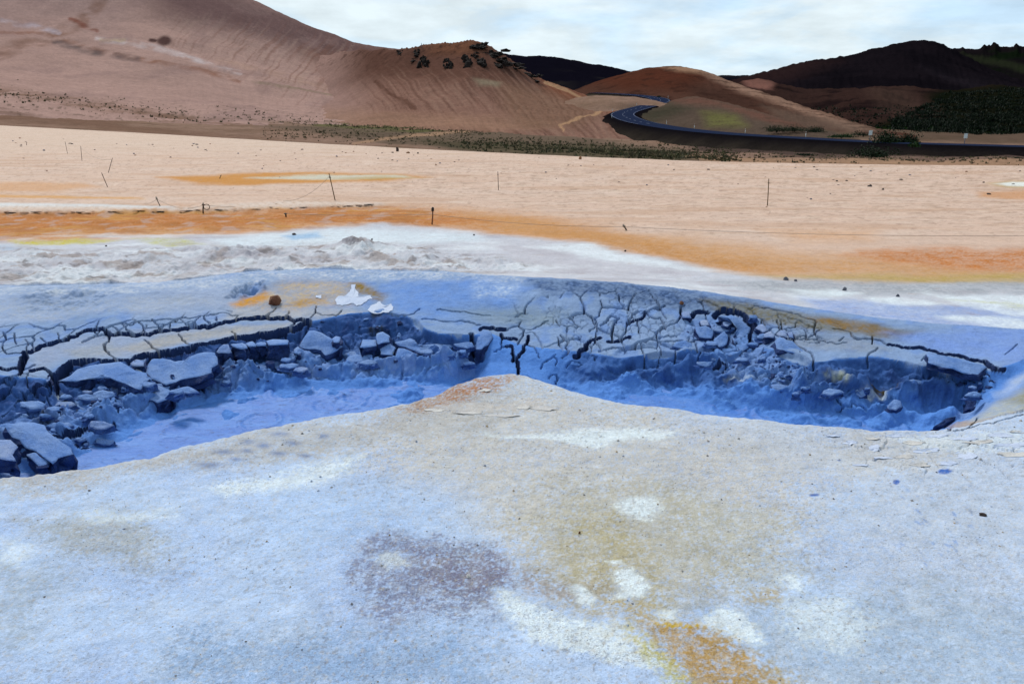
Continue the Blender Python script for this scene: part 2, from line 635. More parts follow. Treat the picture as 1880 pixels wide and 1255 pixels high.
def at(px, py):
    """point of the bare ground seen at an image pixel (first hit, walking outward)"""
    out = []
    for a, b in zip(np.atleast_1d(px), np.atleast_1d(py)):
        u, s = ray(a, b)
        j = int(np.clip(np.searchsorted(U, u), 0, NC - 1))
        d = (H + s * Y1) - Z[:, j]
        k = np.nonzero(d <= 0)[0]
        i = int(k[0]) if len(k) else NR - 1
        if i > 0 and len(k):
            t = d[i - 1] / (d[i - 1] - d[i] + 1e-9)
            y = Y1[i - 1] + t * (Y1[i] - Y1[i - 1])
        else:
            y = Y1[i]
        out.append((u * y, y, H + s * y))
    return np.array(out)


def H_at(x, y):
    u = x / y
    j = int(np.clip(np.searchsorted(U, u), 0, NC - 1)); i = int(np.clip(np.searchsorted(Y1, y), 0, NR - 1))
    return float(ZF[i, j])


# ---- relief
dz = np.zeros((NR, NC), f32)
dz += np.where(near, .010 * zf(near, X * 1.1, Y * 1.1, 4, 3) + .0035 * zf(near, X * 9, Y * 9, 4, 5), 0)
edge_n = np.exp(-((YY - yN[None, :]) / .5) ** 2).astype(f32)
dz -= np.where(near, .010 * edge_n * np.abs(zf(near, X * 2.2, Y * 2.2, 3, 8)), 0)
rid = 1 - np.abs(zf(potz, X * 3.0, Y * 3.6, 5, 21))
lump = np.abs(zf(potz, X * 5.5, Y * 5.0, 4, 31))
d1, d2, cid = worley(X * 6.5 + .3 * zf(potz, X * 5, Y * 5, 2, 40), Y * 5.0 + .3 * zf(potz, X * 5, Y * 5, 2, 44), 9)
wm = sstep(-.1, .25, tW) * sstep(1.04, .9, tW) * potz
rough_w = (cl2 * .85 + .15) * .7
dz += (wm * rough_w * (.085 * (rid - .75) + .05 * (cid - .5) * sstep(.0, .12, d2 - d1) + .045 * zf(potz, X * 12, Y * 12, 4, 51))).astype(f32)
deb = poly_mask(PX, PY, [(-200, 690), (60, 690), (100, 704), (165, 670), (290, 652), (400, 634), (560, 606), (640, 596), (760, 606), (860, 630), (872, 694), (700, 694), (560, 692), (430, 708), (320, 738), (240, 772), (170, 815), (110, 852), (-200, 880)], 10) * potz
deb_r = poly_mask(PX, PY, [(1255, 585), (1390, 590), (1420, 650), (1500, 690), (1520, 735), (1400, 722), (1320, 690), (1290, 640)], 10) * potz
deb_s = poly_mask(PX, PY, [(1100, 690), (1250, 672), (1440, 690), (1800, 700), (1800, 750), (1640, 764), (1400, 750), (1250, 728), (1100, 722)], 12) * potz
gw1 = .22 * zf(potz, X * 4, Y * 4, 3, 611); gw2 = .22 * zf(potz, X * 4, Y * 4, 3, 613)


slope_y = np.gradient(Z0, Y1.astype(f32), axis=0)


def plates(kx, ky, seed, hgt, tilt, gap):
    a1, a2, ai, ao = worley(X * kx + gw1 * kx / 5, Y * ky + gw2 * kx / 5, seed, True)
    ang = ai * 57.0
    # each plate lies flatter than the slope it slid down: tops level out, fronts drop
    rise = (ai - .5) * hgt + tilt * np.sin(ang) * ao - .85 * np.clip(slope_y, 0, 1.3) * ao / ky
    return rise, sstep(gap, gap * .3, a2 - a1), ai


r_big, g_big, id_big = plates(4.4, 5.2, 615, .035, .03, .10)
r_sml, g_sml, id_sml = plates(10.5, 11.0, 617, .025, .02, .12)
r_tny, g_tny, id_tny = plates(20, 18, 619, .015, .012, .14)
d_big = deb * np.clip(1.2 - np.abs(tW - .2), .3, 1)
dz += (d_big * (.05 * zf(potz, X * 3.4, Y * 3.4, 4, 625) + .02 * np.abs(zf(potz, X * 9, Y * 9, 3, 627)) + r_big * .45 + (r_sml + .85 * np.clip(slope_y, 0, 1.3) * 0) * .25) + deb_r * (.035 * zf(potz, X * 6, Y * 6, 4, 629) + r_sml * .4) + deb_s * (.06 * zf(potz, X * 2.6, Y * 3.4, 4, 621) + .025 * np.abs(zf(potz, X * 11, Y * 11, 3, 623)))).astype(f32)
deb_groove = np.maximum(np.maximum(deb * g_big * .025, deb * g_sml * .0), deb_r * g_sml * .02).astype(f32)
wm = wm * (1 - .6 * np.maximum(deb, deb_r))
ledges = np.sin((Z0 * 60 + 2.5 * zf(potz, X * 2.5, Y * 2.5, 3, 61))) * .012            # bedding in the broken wall
dz += wm * cl2 * ledges
fl = floor.astype(f32) * sstep(.05, .45, YY - (yN + .1)[None, :]).astype(f32)
dz += fl * (.10 * np.clip(zf(potz, X * 3.2, Y * 3.0, 5, 71) - .06, 0, 1) + .02 * np.clip(lump - .3, 0, 1))
dz += rim * (.010 * zf(potz, X * 3, Y * 3, 4, 81) + .004 * zf(potz, X * 14, Y * 14, 3, 83))
midw = mid.astype(f32)
dz += midw * np.where(Y < 16, .008 * zf(mid, X * 1.3, Y * .8, 4, 91), .010 * zf(mid, X * .4, Y * .3, 4, 91)) * sstep(0, .4, (YY - yC[None, :] - .1)).astype(f32)
# crusty hummocks behind the left pot
hum = poly_mask(PX, PY, [(-300, 452), (0, 456), (200, 462), (380, 452), (500, 450), (640, 443), (760, 450), (880, 470), (1000, 490), (860, 503), (600, 498), (400, 506), (200, 522), (-300, 526)], 12) * midw
hb = zf(mid, X * 1.5, Y * 1.1, 5, 101)
dz += hum * (.085 * np.clip(hb, -.1, 1) + .05 * np.clip(zf(mid, X * 4.5, Y * 2.6, 4, 103), 0, 1) + .02 * zf(mid, X * 13, Y * 9, 3, 104))
n_mid = .7 + .6 * zf(mid, X * 6, Y * 4, 4, 105)
for bx, by, rw, rh, hh in [(655, 462, 34, 13, .14), (540, 470, 60, 12, .06), (420, 467, 70, 10, .07), (120, 508, 55, 14, .08), (110, 480, 70, 12, .06), (760, 474, 50, 10, .06), (310, 500, 60, 10, .05), (230, 470, 50, 9, .04), (700, 477, 26, 8, .05)]:
    g = np.exp(-((PX - bx) / rw) ** 2 - ((PY - by) / rh) ** 2) * midw
    dz += (g * hh * n_mid).astype(f32)
# raked furrows on the strip above the ledge
rk = poly_mask(PX, PY, [(-300, 378), (100, 377), (330, 381), (420, 374), (520, 369), (700, 371), (710, 376), (600, 380), (400, 386), (0, 390), (-300, 391)], 3) * midw
rows_r = np.sin(2 * math.pi * (X * 5.6 + Y * 3.0 + .30 * zf(mid, X * .8, Y * .8, 2, 111)))
dz += rk * .009 * rows_r
comb = poly_mask(PX, PY, [(700, 300), (1880, 310), (2100, 310), (2100, 430), (1500, 400), (1000, 380), (700, 350)], 25) * midw
dz += comb * .006 * np.sin(2 * math.pi * (Y * 1.25 + X * .12 + .5 * zf(mid, X * .25, Y * .5, 3, 113)))
# crumbly crust of the ledge and the orange apron
apron = poly_mask(PX, PY, [(-300, 393), (700, 378), (800, 384), (800, 415), (500, 425), (250, 432), (-300, 438)], 6) * midw
dz += apron * (.03 * np.clip(zf(mid, X * 3.2, Y * 1.8, 4, 121), -.2, 1))
# craggy patch on the rim, left
cr = poly_mask(PX, PY, [(30, 548), (70, 533), (150, 528), (215, 540), (190, 556), (120, 568), (60, 566)], 10)
dz += cr * (.05 * np.clip(zf(potz, X * 7, Y * 6, 4, 131), -.3, 1))
# knobbly vent on the left rim
vent = poly_mask(PX, PY, [(415, 546), (430, 528), (455, 520), (485, 515), (490, 530), (470, 538), (445, 545)], 4)
dz += vent * .06 * np.clip(zf(potz, X * 14, Y * 10, 3, 133), -.6, 1)
vh = np.exp(-((PX - 455) / 12) ** 2 - ((PY - 533) / 4.5) ** 2)
dz -= (vh * .12).astype(f32)
# lumps rising from the pit floors (image pixel x, y, half width, half height, metres high)
LUMPS = [(455, 688, 42, 14, .07), (520, 700, 60, 10, .05), (590, 683, 50, 8, .05), (560, 664, 34, 10, .06), (660, 676, 40, 12, .06), (745, 672, 55, 10, .10), (815, 676, 35, 14, .10), (700, 700, 45, 8, .04), (845, 668, 26, 14, .10),
         (345, 716, 30, 12, .06), (270, 745, 30, 10, .07), (200, 770, 45, 14, .10), (170, 800, 45, 12, .08), (120, 830, 40, 10, .09), (60, 850, 60, 14, .08),
         (1160, 706, 32, 14, .09), (1215, 690, 45, 12, .07), (1290, 672, 36, 16, .13), (1235, 716, 60, 10, .05), (1330, 700, 45, 12, .10), (1395, 715, 50, 10, .10), (1360, 728, 50, 8, .07), (1467, 712, 13, 14, .13),
         (1440, 735, 70, 12, .09), (1500, 728, 45, 10, .09), (1560, 742, 50, 10, .07), (1600, 756, 60, 8, .05), (1540, 716, 24, 12, .10), (1579, 716, 22, 14, .13), (1645, 740, 24, 14, .10), (1690, 735, 40, 16, .10), (1720, 725, 40, 16, .10),
         (1795, 722, 28, 22, .12), (1735, 772, 26, 8, .05), (1660, 770, 30, 7, .04)]
pf = potz.astype(f32)
n_pot = .8 + .5 * zf(potz, X * 7, Y * 7, 3, 141)
for bx, by, rw, rh, hh in LUMPS:
    g = np.exp(-(((PX - bx) / rw) ** 2 + ((PY - by) / rh) ** 2) ** 1.3) * pf
    dz += (g * hh * n_pot).astype(f32)
# slumped ledges in the right pot: the near side drops
for pts, dep, ww in [([(1110, 668), (1129, 671), (1184, 652), (1194, 646), (1248, 644), (1282, 640), (1310, 636)], .05, 13), ([(1130, 645), (1175, 633), (1215, 628), (1252, 627)], .022, 8),
                     ([(748, 583), (769, 589), (778, 605), (806, 616), (872, 619)], .05, 9), ([(1422, 640), (1447, 646), (1476, 652), (1500, 668)], .05, 9),
                     ([(1640, 660), (1692, 672), (1700, 682), (1726, 674), (1760, 690), (1800, 692), (1815, 680)], .05, 10), ([(700, 660), (745, 652), (775, 652), (800, 645)], .05, 8)]:
    a = np.array(jag(pts, .06, 2, 5))
    base = np.interp(PX, a[:, 0], a[:, 1])
    inx = sstep(a[0, 0] - 8, a[0, 0] + 12, PX) * sstep(a[-1, 0] + 8, a[-1, 0] - 12, PX)
    below = PY - base
    dz -= (pf * inx * dep * sstep(-1.5, 2.5, below) * sstep(ww * 3.0, ww * .8, below)).astype(f32)

# ---- cracks: open fissures in the drying mud (image pixels, width)
CR = [
    ([(0, 676), (13, 678), (33, 676), (37, 668), (40, 657)], 6), ([(43, 646), (50, 657), (44, 668), (38, 677), (37, 685)], 9),
    ([(43, 646), (67, 641), (94, 631), (110, 626), (124, 624), (147, 612), (174, 604), (188, 602)], 8), ([(174, 604), (188, 602), (205, 614), (248, 615), (298, 608), (328, 606), (361, 599), (402, 595), (435, 587), (480, 583), (515, 584), (567, 587)], 8),
    ([(97, 697), (114, 676), (130, 664), (150, 664), (174, 664), (201, 663), (228, 663), (254, 654), (288, 649), (321, 644), (351, 639), (388, 630), (402, 627), (435, 620), (476, 613), (527, 606), (551, 599), (567, 590)], 12),
    ([(37, 685), (24, 689), (18, 698)], 4), ([(40, 679), (64, 670)], 3), ([(150, 628), (170, 619), (187, 614), (200, 613)], 4), ([(174, 606), (181, 615)], 3),
    ([(190, 631), (194, 640), (207, 654), (217, 661)], 4), ([(264, 623), (279, 635), (294, 646)], 3.2), ([(328, 614), (335, 623), (351, 635)], 3.2), ([(425, 606), (434, 619)], 3), ([(540, 593), (528, 603), (524, 614)], 4),
    ([(188, 603), (205, 613)], 3), ([(208, 599), (222, 609)], 2.2), ([(224, 594), (234, 606), (247, 612)], 2.8), ([(255, 591), (266, 609)], 2.8), ([(279, 586), (289, 594), (297, 607)], 3), ([(331, 585), (342, 597), (352, 597)], 2),
    ([(376, 580), (376, 586), (386, 594)], 3), ([(312, 594), (313, 604)], 2.4), ([(188, 602), (209, 596), (225, 593), (255, 590), (280, 588), (330, 583), (376, 580), (400, 575), (438, 579), (433, 586)], 1.8), ([(396, 580), (399, 590)], 2),
    ([(290, 594), (310, 594), (322, 588)], 1.8), ([(345, 590), (356, 590), (362, 597)], 2), ([(506, 564), (500, 573), (487, 580)], 2), ([(530, 570), (523, 582)], 2.2), ([(581, 562), (580, 571), (571, 583)], 2.4), ([(580, 573), (591, 579), (617, 579), (628, 569)], 2.2),
    ([(4, 610), (11, 620), (5, 631), (10, 648), (37, 647)], 2.8), ([(47, 624), (52, 630), (48, 642)], 2.2), ([(27, 612), (29, 632)], 1.8), ([(74, 620), (86, 630)], 2), ([(105, 610), (108, 622)], 1.8), ([(191, 640), (196, 630)], 3), ([(200, 616), (199, 628), (194, 632)], 4),
    ([(28, 698), (22, 712), (18, 720), (0, 734)], 4), ([(38, 723), (48, 738)], 4), ([(82, 738), (62, 748), (52, 752)], 3.5), ([(48, 745), (54, 752), (48, 760)], 3.5), ([(118, 757), (108, 763), (121, 770)], 3), ([(215, 748), (219, 760), (220, 770)], 2.4),
    ([(135, 820), (145, 830), (160, 828), (172, 824), (190, 822), (205, 828), (215, 824)], 6), ([(98, 798), (110, 806), (125, 802), (140, 802), (165, 797), (182, 792)], 8), ([(190, 796), (200, 797), (210, 784)], 5),
    ([(712, 575), (730, 577), (748, 578)], 3.4), ([(775, 585), (799, 586), (829, 589), (858, 592), (882, 596)], 2.6), ([(802, 570), (809, 567), (833, 572), (849, 571), (864, 574), (900, 578)], 2), ([(745, 578), (762, 574), (772, 566)], 2),
    ([(882, 605), (887, 602), (910, 605), (929, 606)], 7), ([(929, 606), (943, 600), (952, 599), (962, 605), (961, 614), (953, 625), (951, 631)], 3.4), ([(921, 614), (923, 621), (948, 622)], 5), ([(970, 618), (962, 635), (951, 657), (941, 662), (940, 636), (928, 636)], 5),
    ([(949, 663), (952, 675), (951, 686)], 6), ([(928, 636), (918, 640), (908, 646)], 2.6), ([(922, 624), (919, 638)], 2), ([(966, 631), (981, 637), (989, 650), (990, 657)], 2), ([(952, 599), (957, 588)], 1.8), ([(1030, 617), (1041, 628), (1044, 644), (1032, 657)], 3),
    ([(1100, 617), (1082, 623), (1076, 642), (1064, 643), (1064, 651), (1054, 653)], 6), ([(1090, 622), (1095, 633)], 2.6), ([(1039, 674), (1049, 663), (1064, 662)], 4), ([(1064, 662), (1070, 668), (1062, 675)], 2.4), ([(1009, 695), (1013, 687), (1021, 686), (1023, 699), (1020, 705)], 2.6),
    ([(993, 676), (1002, 662), (1020, 651)], 2), ([(1007, 588), (990, 599), (977, 604), (962, 604)], 1.8), ([(1020, 588), (1041, 603), (1041, 611)], 2.2), ([(1041, 603), (1064, 598), (1054, 589), (1044, 583)], 2.2), ([(1086, 580), (1094, 595), (1082, 606)], 2.6), ([(1018, 655), (1024, 660), (1020, 670)], 2),
    ([(1103, 599), (1114, 593), (1116, 585), (1122, 581), (1135, 586)], 3.6), ([(1135, 586), (1124, 605), (1125, 623)], 4), ([(1116, 623), (1127, 624), (1157, 618)], 5), ([(1151, 594), (1165, 589), (1172, 586), (1180, 583), (1184, 571)], 6), ([(1188, 572), (1192, 578), (1202, 584), (1211, 581), (1224, 597)], 4),
    ([(1210, 607), (1224, 597), (1246, 588), (1250, 581), (1250, 565)], 4), ([(1191, 624), (1213, 616), (1243, 613)], 2.2), ([(1101, 645), (1114, 639), (1157, 636), (1172, 629), (1211, 624), (1243, 622), (1253, 623), (1258, 628), (1267, 630), (1274, 623), (1285, 623)], 4.5),
    ([(1178, 631), (1184, 650), (1186, 667)], 2.8), ([(1274, 626), (1283, 642), (1288, 660), (1280, 682)], 3), ([(1212, 632), (1210, 650), (1206, 672)], 2), ([(1242, 639), (1242, 666), (1234, 677), (1237, 683)], 2), ([(1086, 655), (1092, 664)], 3), ([(1155, 586), (1152, 574)], 2), ([(1170, 590), (1174, 603), (1172, 612)], 2),
    ([(1257, 560), (1250, 565), (1248, 575)], 3), ([(1269, 583), (1275, 575), (1300, 572)], 8), ([(1312, 578), (1323, 569), (1351, 572), (1363, 578), (1369, 586), (1384, 599)], 11), ([(1381, 602), (1381, 636)], 8), ([(1399, 593), (1410, 604), (1423, 615)], 3.2),
    ([(1422, 615), (1433, 605), (1444, 605), (1454, 612), (1458, 620)], 3), ([(1423, 615), (1440, 620), (1452, 624), (1479, 618)], 3.2), ([(1458, 622), (1482, 621), (1496, 614), (1503, 606)], 2.8), ([(1458, 625), (1465, 635), (1489, 648), (1495, 657), (1493, 670), (1498, 686)], 3.8), ([(1478, 605), (1482, 620)], 2.6),
    ([(1561, 610), (1562, 616), (1598, 621), (1619, 624), (1630, 633)], 3.8), ([(1613, 637), (1594, 653), (1592, 669)], 3.2), ([(1479, 624), (1516, 626), (1555, 629)], 2), ([(1530, 603), (1548, 604), (1560, 610)], 1.8), ([(1603, 616), (1601, 632)], 2), ([(1549, 620), (1541, 626)], 1.6),
    ([(1630, 632), (1647, 633), (1688, 638), (1716, 645), (1752, 653), (1780, 661), (1809, 664)], 5), ([(1809, 664), (1822, 676), (1844, 678)], 9), ([(1710, 651), (1692, 662)], 2), ([(1548, 752), (1573, 753), (1590, 758)], 3), ([(1535, 745), (1548, 752), (1532, 757)], 4), ([(1320, 690), (1336, 672), (1333, 662)], 4),
    ([(1297, 655), (1310, 640), (1320, 633)], 3), ([(1310, 684), (1332, 671)], 5), ([(1385, 560), (1420, 568), (1470, 580), (1500, 590)], 1.6), ([(1400, 585), (1398, 596)], 2), ([(1425, 588), (1430, 600)], 1.8), ([(1462, 592), (1460, 600), (1440, 604)], 1.6), ([(1845, 650), (1858, 640), (1870, 632)], 1.6),
    ([(1740, 787), (1790, 782), (1830, 773), (1880, 757)], 2.2), ([(1780, 782), (1795, 768)], 2),
    ([(100, 700), (90, 708), (62, 725)], 5), ([(130, 672), (118, 690), (108, 700), (104, 716)], 12), ([(56, 680), (80, 676), (92, 684), (94, 697), (102, 700)], 6),
    ([(258, 716), (262, 702), (276, 694)], 7), ([(276, 694), (300, 706), (316, 710), (320, 700), (345, 697), (385, 686), (392, 676)], 6), ([(316, 712), (318, 726), (306, 734), (290, 740)], 5), ([(390, 682), (378, 694), (372, 706), (362, 714)], 5), ([(345, 712), (362, 716)], 7),
    ([(240, 660), (252, 675), (270, 672)], 5), ([(272, 672), (278, 660)], 6), ([(556, 640), (580, 640), (592, 645), (597, 652)], 6), ([(722, 628), (732, 638), (750, 641), (752, 645), (763, 647), (772, 650)], 4), ([(727, 638), (721, 650), (718, 668)], 4), ([(716, 612), (717, 626)], 4), ([(865, 612), (868, 640), (870, 668)], 7),
    ([(570, 600), (590, 607), (606, 616), (622, 628), (640, 636)], 4), ([(566, 590), (566, 600)], 6), ([(550, 633), (558, 620), (566, 606)], 3),
]
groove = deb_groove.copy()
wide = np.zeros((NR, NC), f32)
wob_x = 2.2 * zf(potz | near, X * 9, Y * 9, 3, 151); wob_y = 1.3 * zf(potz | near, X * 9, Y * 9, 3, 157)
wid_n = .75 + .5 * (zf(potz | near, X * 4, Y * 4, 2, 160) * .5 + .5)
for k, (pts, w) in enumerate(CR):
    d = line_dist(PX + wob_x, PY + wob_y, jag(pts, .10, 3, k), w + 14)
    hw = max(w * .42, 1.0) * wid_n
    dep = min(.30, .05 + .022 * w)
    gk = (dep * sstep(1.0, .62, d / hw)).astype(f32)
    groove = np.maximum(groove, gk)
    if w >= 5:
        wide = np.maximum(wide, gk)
# polygon cracking of the drying rim (cells in metres)
wx = .18 * zf(potz | near, X * 5, Y * 3, 3, 171); wy = .18 * zf(potz | near, X * 5, Y * 3, 3, 173)
e1, e2, eid = worley(X * 5.4 + wx, Y * 2.5 + wy, 15)
zone1 = poly_mask(PX, PY, [(960, 560), (1010, 548), (1120, 535), (1240, 538), (1330, 560), (1420, 580), (1520, 598), (1500, 622), (1420, 620), (1260, 628), (1100, 640), (1000, 632), (950, 600)], 14)
zone2 = poly_mask(PX, PY, [(0, 600), (150, 592), (300, 580), (420, 572), (380, 598), (250, 612), (120, 622), (30, 650), (-60, 650), (-60, 600)], 8) * .6
zone3 = poly_mask(PX, PY, [(-60, 690), (60, 680), (120, 720), (140, 780), (40, 790), (-60, 790)], 8) * .9
zone = np.maximum(np.maximum(zone1, zone2), zone3) * pf
thin = sstep(.046, .024, e2 - e1) * (zf(potz, X * 1.7, Y * 1.2, 2, 175) > -.55)
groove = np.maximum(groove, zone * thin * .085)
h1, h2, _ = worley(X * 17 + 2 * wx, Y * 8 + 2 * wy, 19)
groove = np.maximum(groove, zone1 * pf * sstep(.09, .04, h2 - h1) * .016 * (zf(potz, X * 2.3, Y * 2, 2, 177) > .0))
# peeling film on the right of the mound
zone4 = poly_mask(PX, PY, [(1500, 800), (1620, 794), (1760, 792), (1900, 775), (1960, 860), (1800, 900), (1650, 860), (1540, 840)], 16) * near
p1, p2, pid = worley(X * 5.2 + wx, Y * 4.2 + wy, 23)
dz += zone4 * (.006 * (pid - .5) * sstep(.0, .06, p2 - p1))
groove = np.maximum(groove, zone4 * sstep(.05, .015, p2 - p1) * .007)
plate_tilt = zone1 * pf * (eid - .5) * .030 * sstep(.0, .2, e2 - e1)
dz += plate_tilt
ZF = Z0 + dz - groove
print('relief done')

# ---- stains and earth colours
col = np.zeros((NR, NC, 3), f32)
A = np.empty((NR, NC), f32)
lny = np.log(Y)
WX = 26 * fbm(U[None, :].astype(f32) * 7 + 0 * Y, lny * 7, 4, 201); WY = 12 * fbm(U[None, :].astype(f32) * 7 + 0 * Y, lny * 9, 4, 207)
WX += 7 * fbm(X * 6, Y * 6, 3, 209); WY += 4 * fbm(X * 6, Y * 6, 3, 211)
grain0 = zf(near, X * 75, Y * 75, 2, 219); grain1 = fbm(X * 28, Y * 28, 3, 221); grain2 = fbm(X * 6, Y * 6, 4, 223); big = fbm(X * 1.3, Y * 1.3, 4, 225)
streak = fbm(X * .9, Y * 4.5, 5, 227); streak2 = fbm(X * 2.6, Y * 9, 4, 229)


def lay(mask, c):
    global col
    col += (np.asarray(c, f32) - col) * np.clip(mask, 0, 1)[..., None]


nz = near.astype(f32)


def stain(zone_, pts, c, soft=16, op=1.0, wob=1.0, gr=.25, st=2.2):
    m_ = poly_mask(PX + wob * WX, PY + wob * WY, pts, soft, st) * zone_
    if gr:
        m_ = m_ * (1 - gr) + gr * m_ * np.clip(.5 + 1.0 * grain1 + .9 * grain2 + 1.1 * grain0, 0, 1.6)
    if zone_ is nz and gr:      # the edge breaks up into grains instead of fading evenly
        m_ = np.clip(m_ + 4 * m_ * (1 - m_) * (.5 * grain0 + .45 * grain1), 0, 1)
    lay(m_ * op, c)


# mound in front
WX = np.where(near, WX * 1.3 + 26 * zf(near, X * 2.6, Y * 2.6, 4, 213), WX); WY = np.where(near, WY * 1.4 + 18 * zf(near, X * 2.6, Y * 2.6, 4, 215), WY)
lay(nz, alb(190, 210, 246))
lay(nz * sstep(-.2, .5, big) * .6, alb(174, 197, 243))
stain(nz, [(700, 740), (940, 680), (1300, 760), (1620, 790), (1700, 840), (1480, 900), (1450, 1000), (1300, 1080), (1050, 1100), (900, 1000), (780, 900), (640, 830)], alb(206, 200, 196), 60, .95)
stain(nz, [(0, 870), (300, 825), (700, 740), (940, 690), (900, 800), (700, 810), (520, 840), (380, 860), (100, 890), (0, 900)], alb(186, 182, 182), 22, .9)
stain(nz, [(1300, 770), (1880, 770), (1980, 900), (1880, 1150), (1600, 1100), (1500, 950), (1600, 880), (1450, 840)], alb(198, 206, 226), 50, .85)
stain(nz, [(1500, 800), (1640, 795), (1780, 800), (1700, 870), (1560, 860)], alb(204, 202, 206), 20, .7)
stain(nz, [(1040, 890), (1240, 900), (1300, 1000), (1330, 1110), (1200, 1160), (1080, 1120), (1000, 1040), (960, 940)], alb(184, 176, 156), 40, .7)
stain(nz, [(1250, 900), (1420, 960), (1500, 1050), (1420, 1110), (1280, 1050)], alb(182, 178, 164), 40, .6)
stain(nz, [(40, 950), (260, 930), (300, 990), (260, 1040), (120, 1010)], alb(166, 168, 168), 26, .8)
stain(nz, [(0, 1020), (100, 1040), (80, 1180), (0, 1200)], alb(160, 170, 184), 26, .6)
stain(nz, [(330, 1180), (620, 1150), (900, 1170), (880, 1260), (300, 1260)], alb(146, 174, 214), 40, .75)
stain(nz, [(1300, 1120), (1700, 1080), (1960, 1100), (1960, 1300), (1500, 1300)], alb(170, 186, 210), 50, .8)
stain(nz, [(500, 900), (800, 880), (870, 980), (760, 990), (640, 1020), (480, 1000)], alb(180, 204, 244), 40, .7)
# violet brown rough patch
stain(nz, [(655, 1050), (700, 1005), (790, 985), (890, 1000), (905, 1060), (940, 1085), (905, 1130), (820, 1140), (740, 1115), (690, 1150), (660, 1080)], alb(128, 130, 158), 14, .85, 1.2, .5)
stain(nz, [(780, 1010), (900, 1030), (930, 1080), (880, 1100), (790, 1080)], alb(130, 120, 140), 14, .6, 1.2, .5)
stain(nz, [(930, 1040), (1060, 1060), (1080, 1090), (980, 1090)], alb(150, 140, 148), 12, .7, 1.2, .5)
stain(nz, [(1060, 955), (1130, 945), (1190, 1050), (1210, 1110), (1130, 1120), (1080, 1050)], alb(178, 164, 122), 22, .65, 1, .5)
stain(nz, [(960, 1030), (1110, 1060), (1140, 1100), (1060, 1100)], alb(158, 148, 140), 16, .55, 1, .5)
# salt white
for pts, so, op in [([(1128, 925), (1160, 915), (1200, 920), (1208, 942), (1180, 952), (1140, 942)], 9, .95), ([(1128, 1050), (1152, 1044), (1188, 1080), (1180, 1092), (1150, 1098), (1122, 1102), (1134, 1080)], 6, 1), ([(1056, 1072), (1074, 1066), (1098, 1100), (1082, 1112), (1066, 1098)], 6, 1),
                    ([(1116, 1028), (1140, 1027), (1146, 1036), (1128, 1034)], 3, .8), ([(880, 796), (960, 798), (1050, 793), (1160, 782), (1240, 786), (1180, 802), (1090, 812), (960, 806)], 7, .85),
                    ([(910, 1085), (935, 1090), (1000, 1120), (1060, 1140), (1140, 1150), (1200, 1190), (1260, 1240), (1180, 1232), (1080, 1200), (990, 1175), (930, 1130)], 10, .92), ([(380, 892), (480, 875), (600, 850), (660, 842), (640, 870), (520, 898), (420, 912)], 14, .8),
                    ([(1200, 1125), (1235, 1118), (1248, 1150), (1215, 1150)], 7, .9), ([(1280, 1160), (1330, 1115), (1380, 1140), (1400, 1180), (1340, 1185)], 10, .9), ([(1420, 1060), (1480, 1055), (1490, 1085), (1440, 1080)], 9, .7), ([(1440, 1110), (1560, 1100), (1600, 1150), (1560, 1200), (1460, 1170)], 18, .6),
                    ([(150, 940), (320, 930), (330, 950), (180, 960)], 10, .5), ([(0, 985), (60, 1000), (40, 1030), (0, 1030)], 12, .5), ([(690, 1030), (740, 1020), (760, 1040), (720, 1055)], 6, .6), ([(1640, 800), (1760, 796), (1880, 790), (1880, 820), (1700, 830)], 8, .5)]:
    stain(nz, pts, alb(232, 242, 252), so, min(1, op * 1.1), .5, .18)
# ochre and sulphur
stain(nz, [(1120, 1112), (1200, 1130), (1260, 1155), (1330, 1190), (1450, 1225), (1490, 1300), (1280, 1300), (1210, 1220), (1150, 1160)], alb(188, 164, 108), 24, .8, 1, .35)
stain(nz, [(1190, 1150), (1270, 1165), (1400, 1225), (1420, 1300), (1290, 1300)], alb(186, 142, 66), 20, .8, 1, .35)
stain(nz, [(1150, 1155), (1200, 1200), (1260, 1250), (1300, 1300), (1240, 1300), (1200, 1240)], alb(198, 194, 110), 10, .6, .8, .5)
stain(nz, [(1200, 1148), (1240, 1150), (1290, 1162), (1240, 1162)], alb(212, 176, 40), 5, .9, .6, .5)
stain(nz, [(1350, 1090), (1430, 1090), (1440, 1110), (1370, 1112)], alb(186, 158, 90), 10, .6, 1, .5)
# rusty shoulder of the mound, and its pale film
stain(nz, [(740, 748), (800, 728), (845, 702), (880, 690), (940, 685), (930, 700), (880, 716), (850, 736), (790, 752)], alb(168, 126, 96), 11, .95, .6, .4)
stain(nz, [(820, 725), (850, 705), (885, 692), (900, 712), (866, 735)], alb(176, 112, 66), 8, .7, .6, .7)
stain(nz, [(780, 748), (870, 740), (1000, 745), (1000, 762), (880, 765)], alb(214, 204, 200), 6, .55, .8, .3)
# blue wet dimples near the left edge
for bx, by, bw, bh in [(512, 800, 15, 5), (540, 812, 14, 4), (483, 818, 14, 4), (455, 813, 12, 4), (412, 830, 20, 5), (452, 827, 12, 4), (515, 830, 18, 4), (570, 833, 14, 4), (430, 846, 12, 4), (385, 855, 24, 5), (590, 798, 10, 4)]:
    lay((np.exp(-(((PX + WX * .3 - bx) / bw) ** 2 + ((PY + WY * .3 - by) / bh) ** 2)) * nz * .8).astype(f32), alb(112, 134, 182))
for bx, by, bw, bh in [(1731, 866, 12, 5), (1536, 843, 4, 2), (1492, 911, 8, 2.2), (1652, 886, 5, 4)]:
    lay(sstep(1.3, .8, np.hypot((PX + WX * .25 - bx) / bw, (PY + WY * .25 - by) / bh)) * nz, alb(70, 112, 196))
spl = poly_mask(PX + WX, PY + WY, [(1640, 900), (1780, 890), (1800, 1040), (1700, 1060), (1640, 1000)], 20) * nz
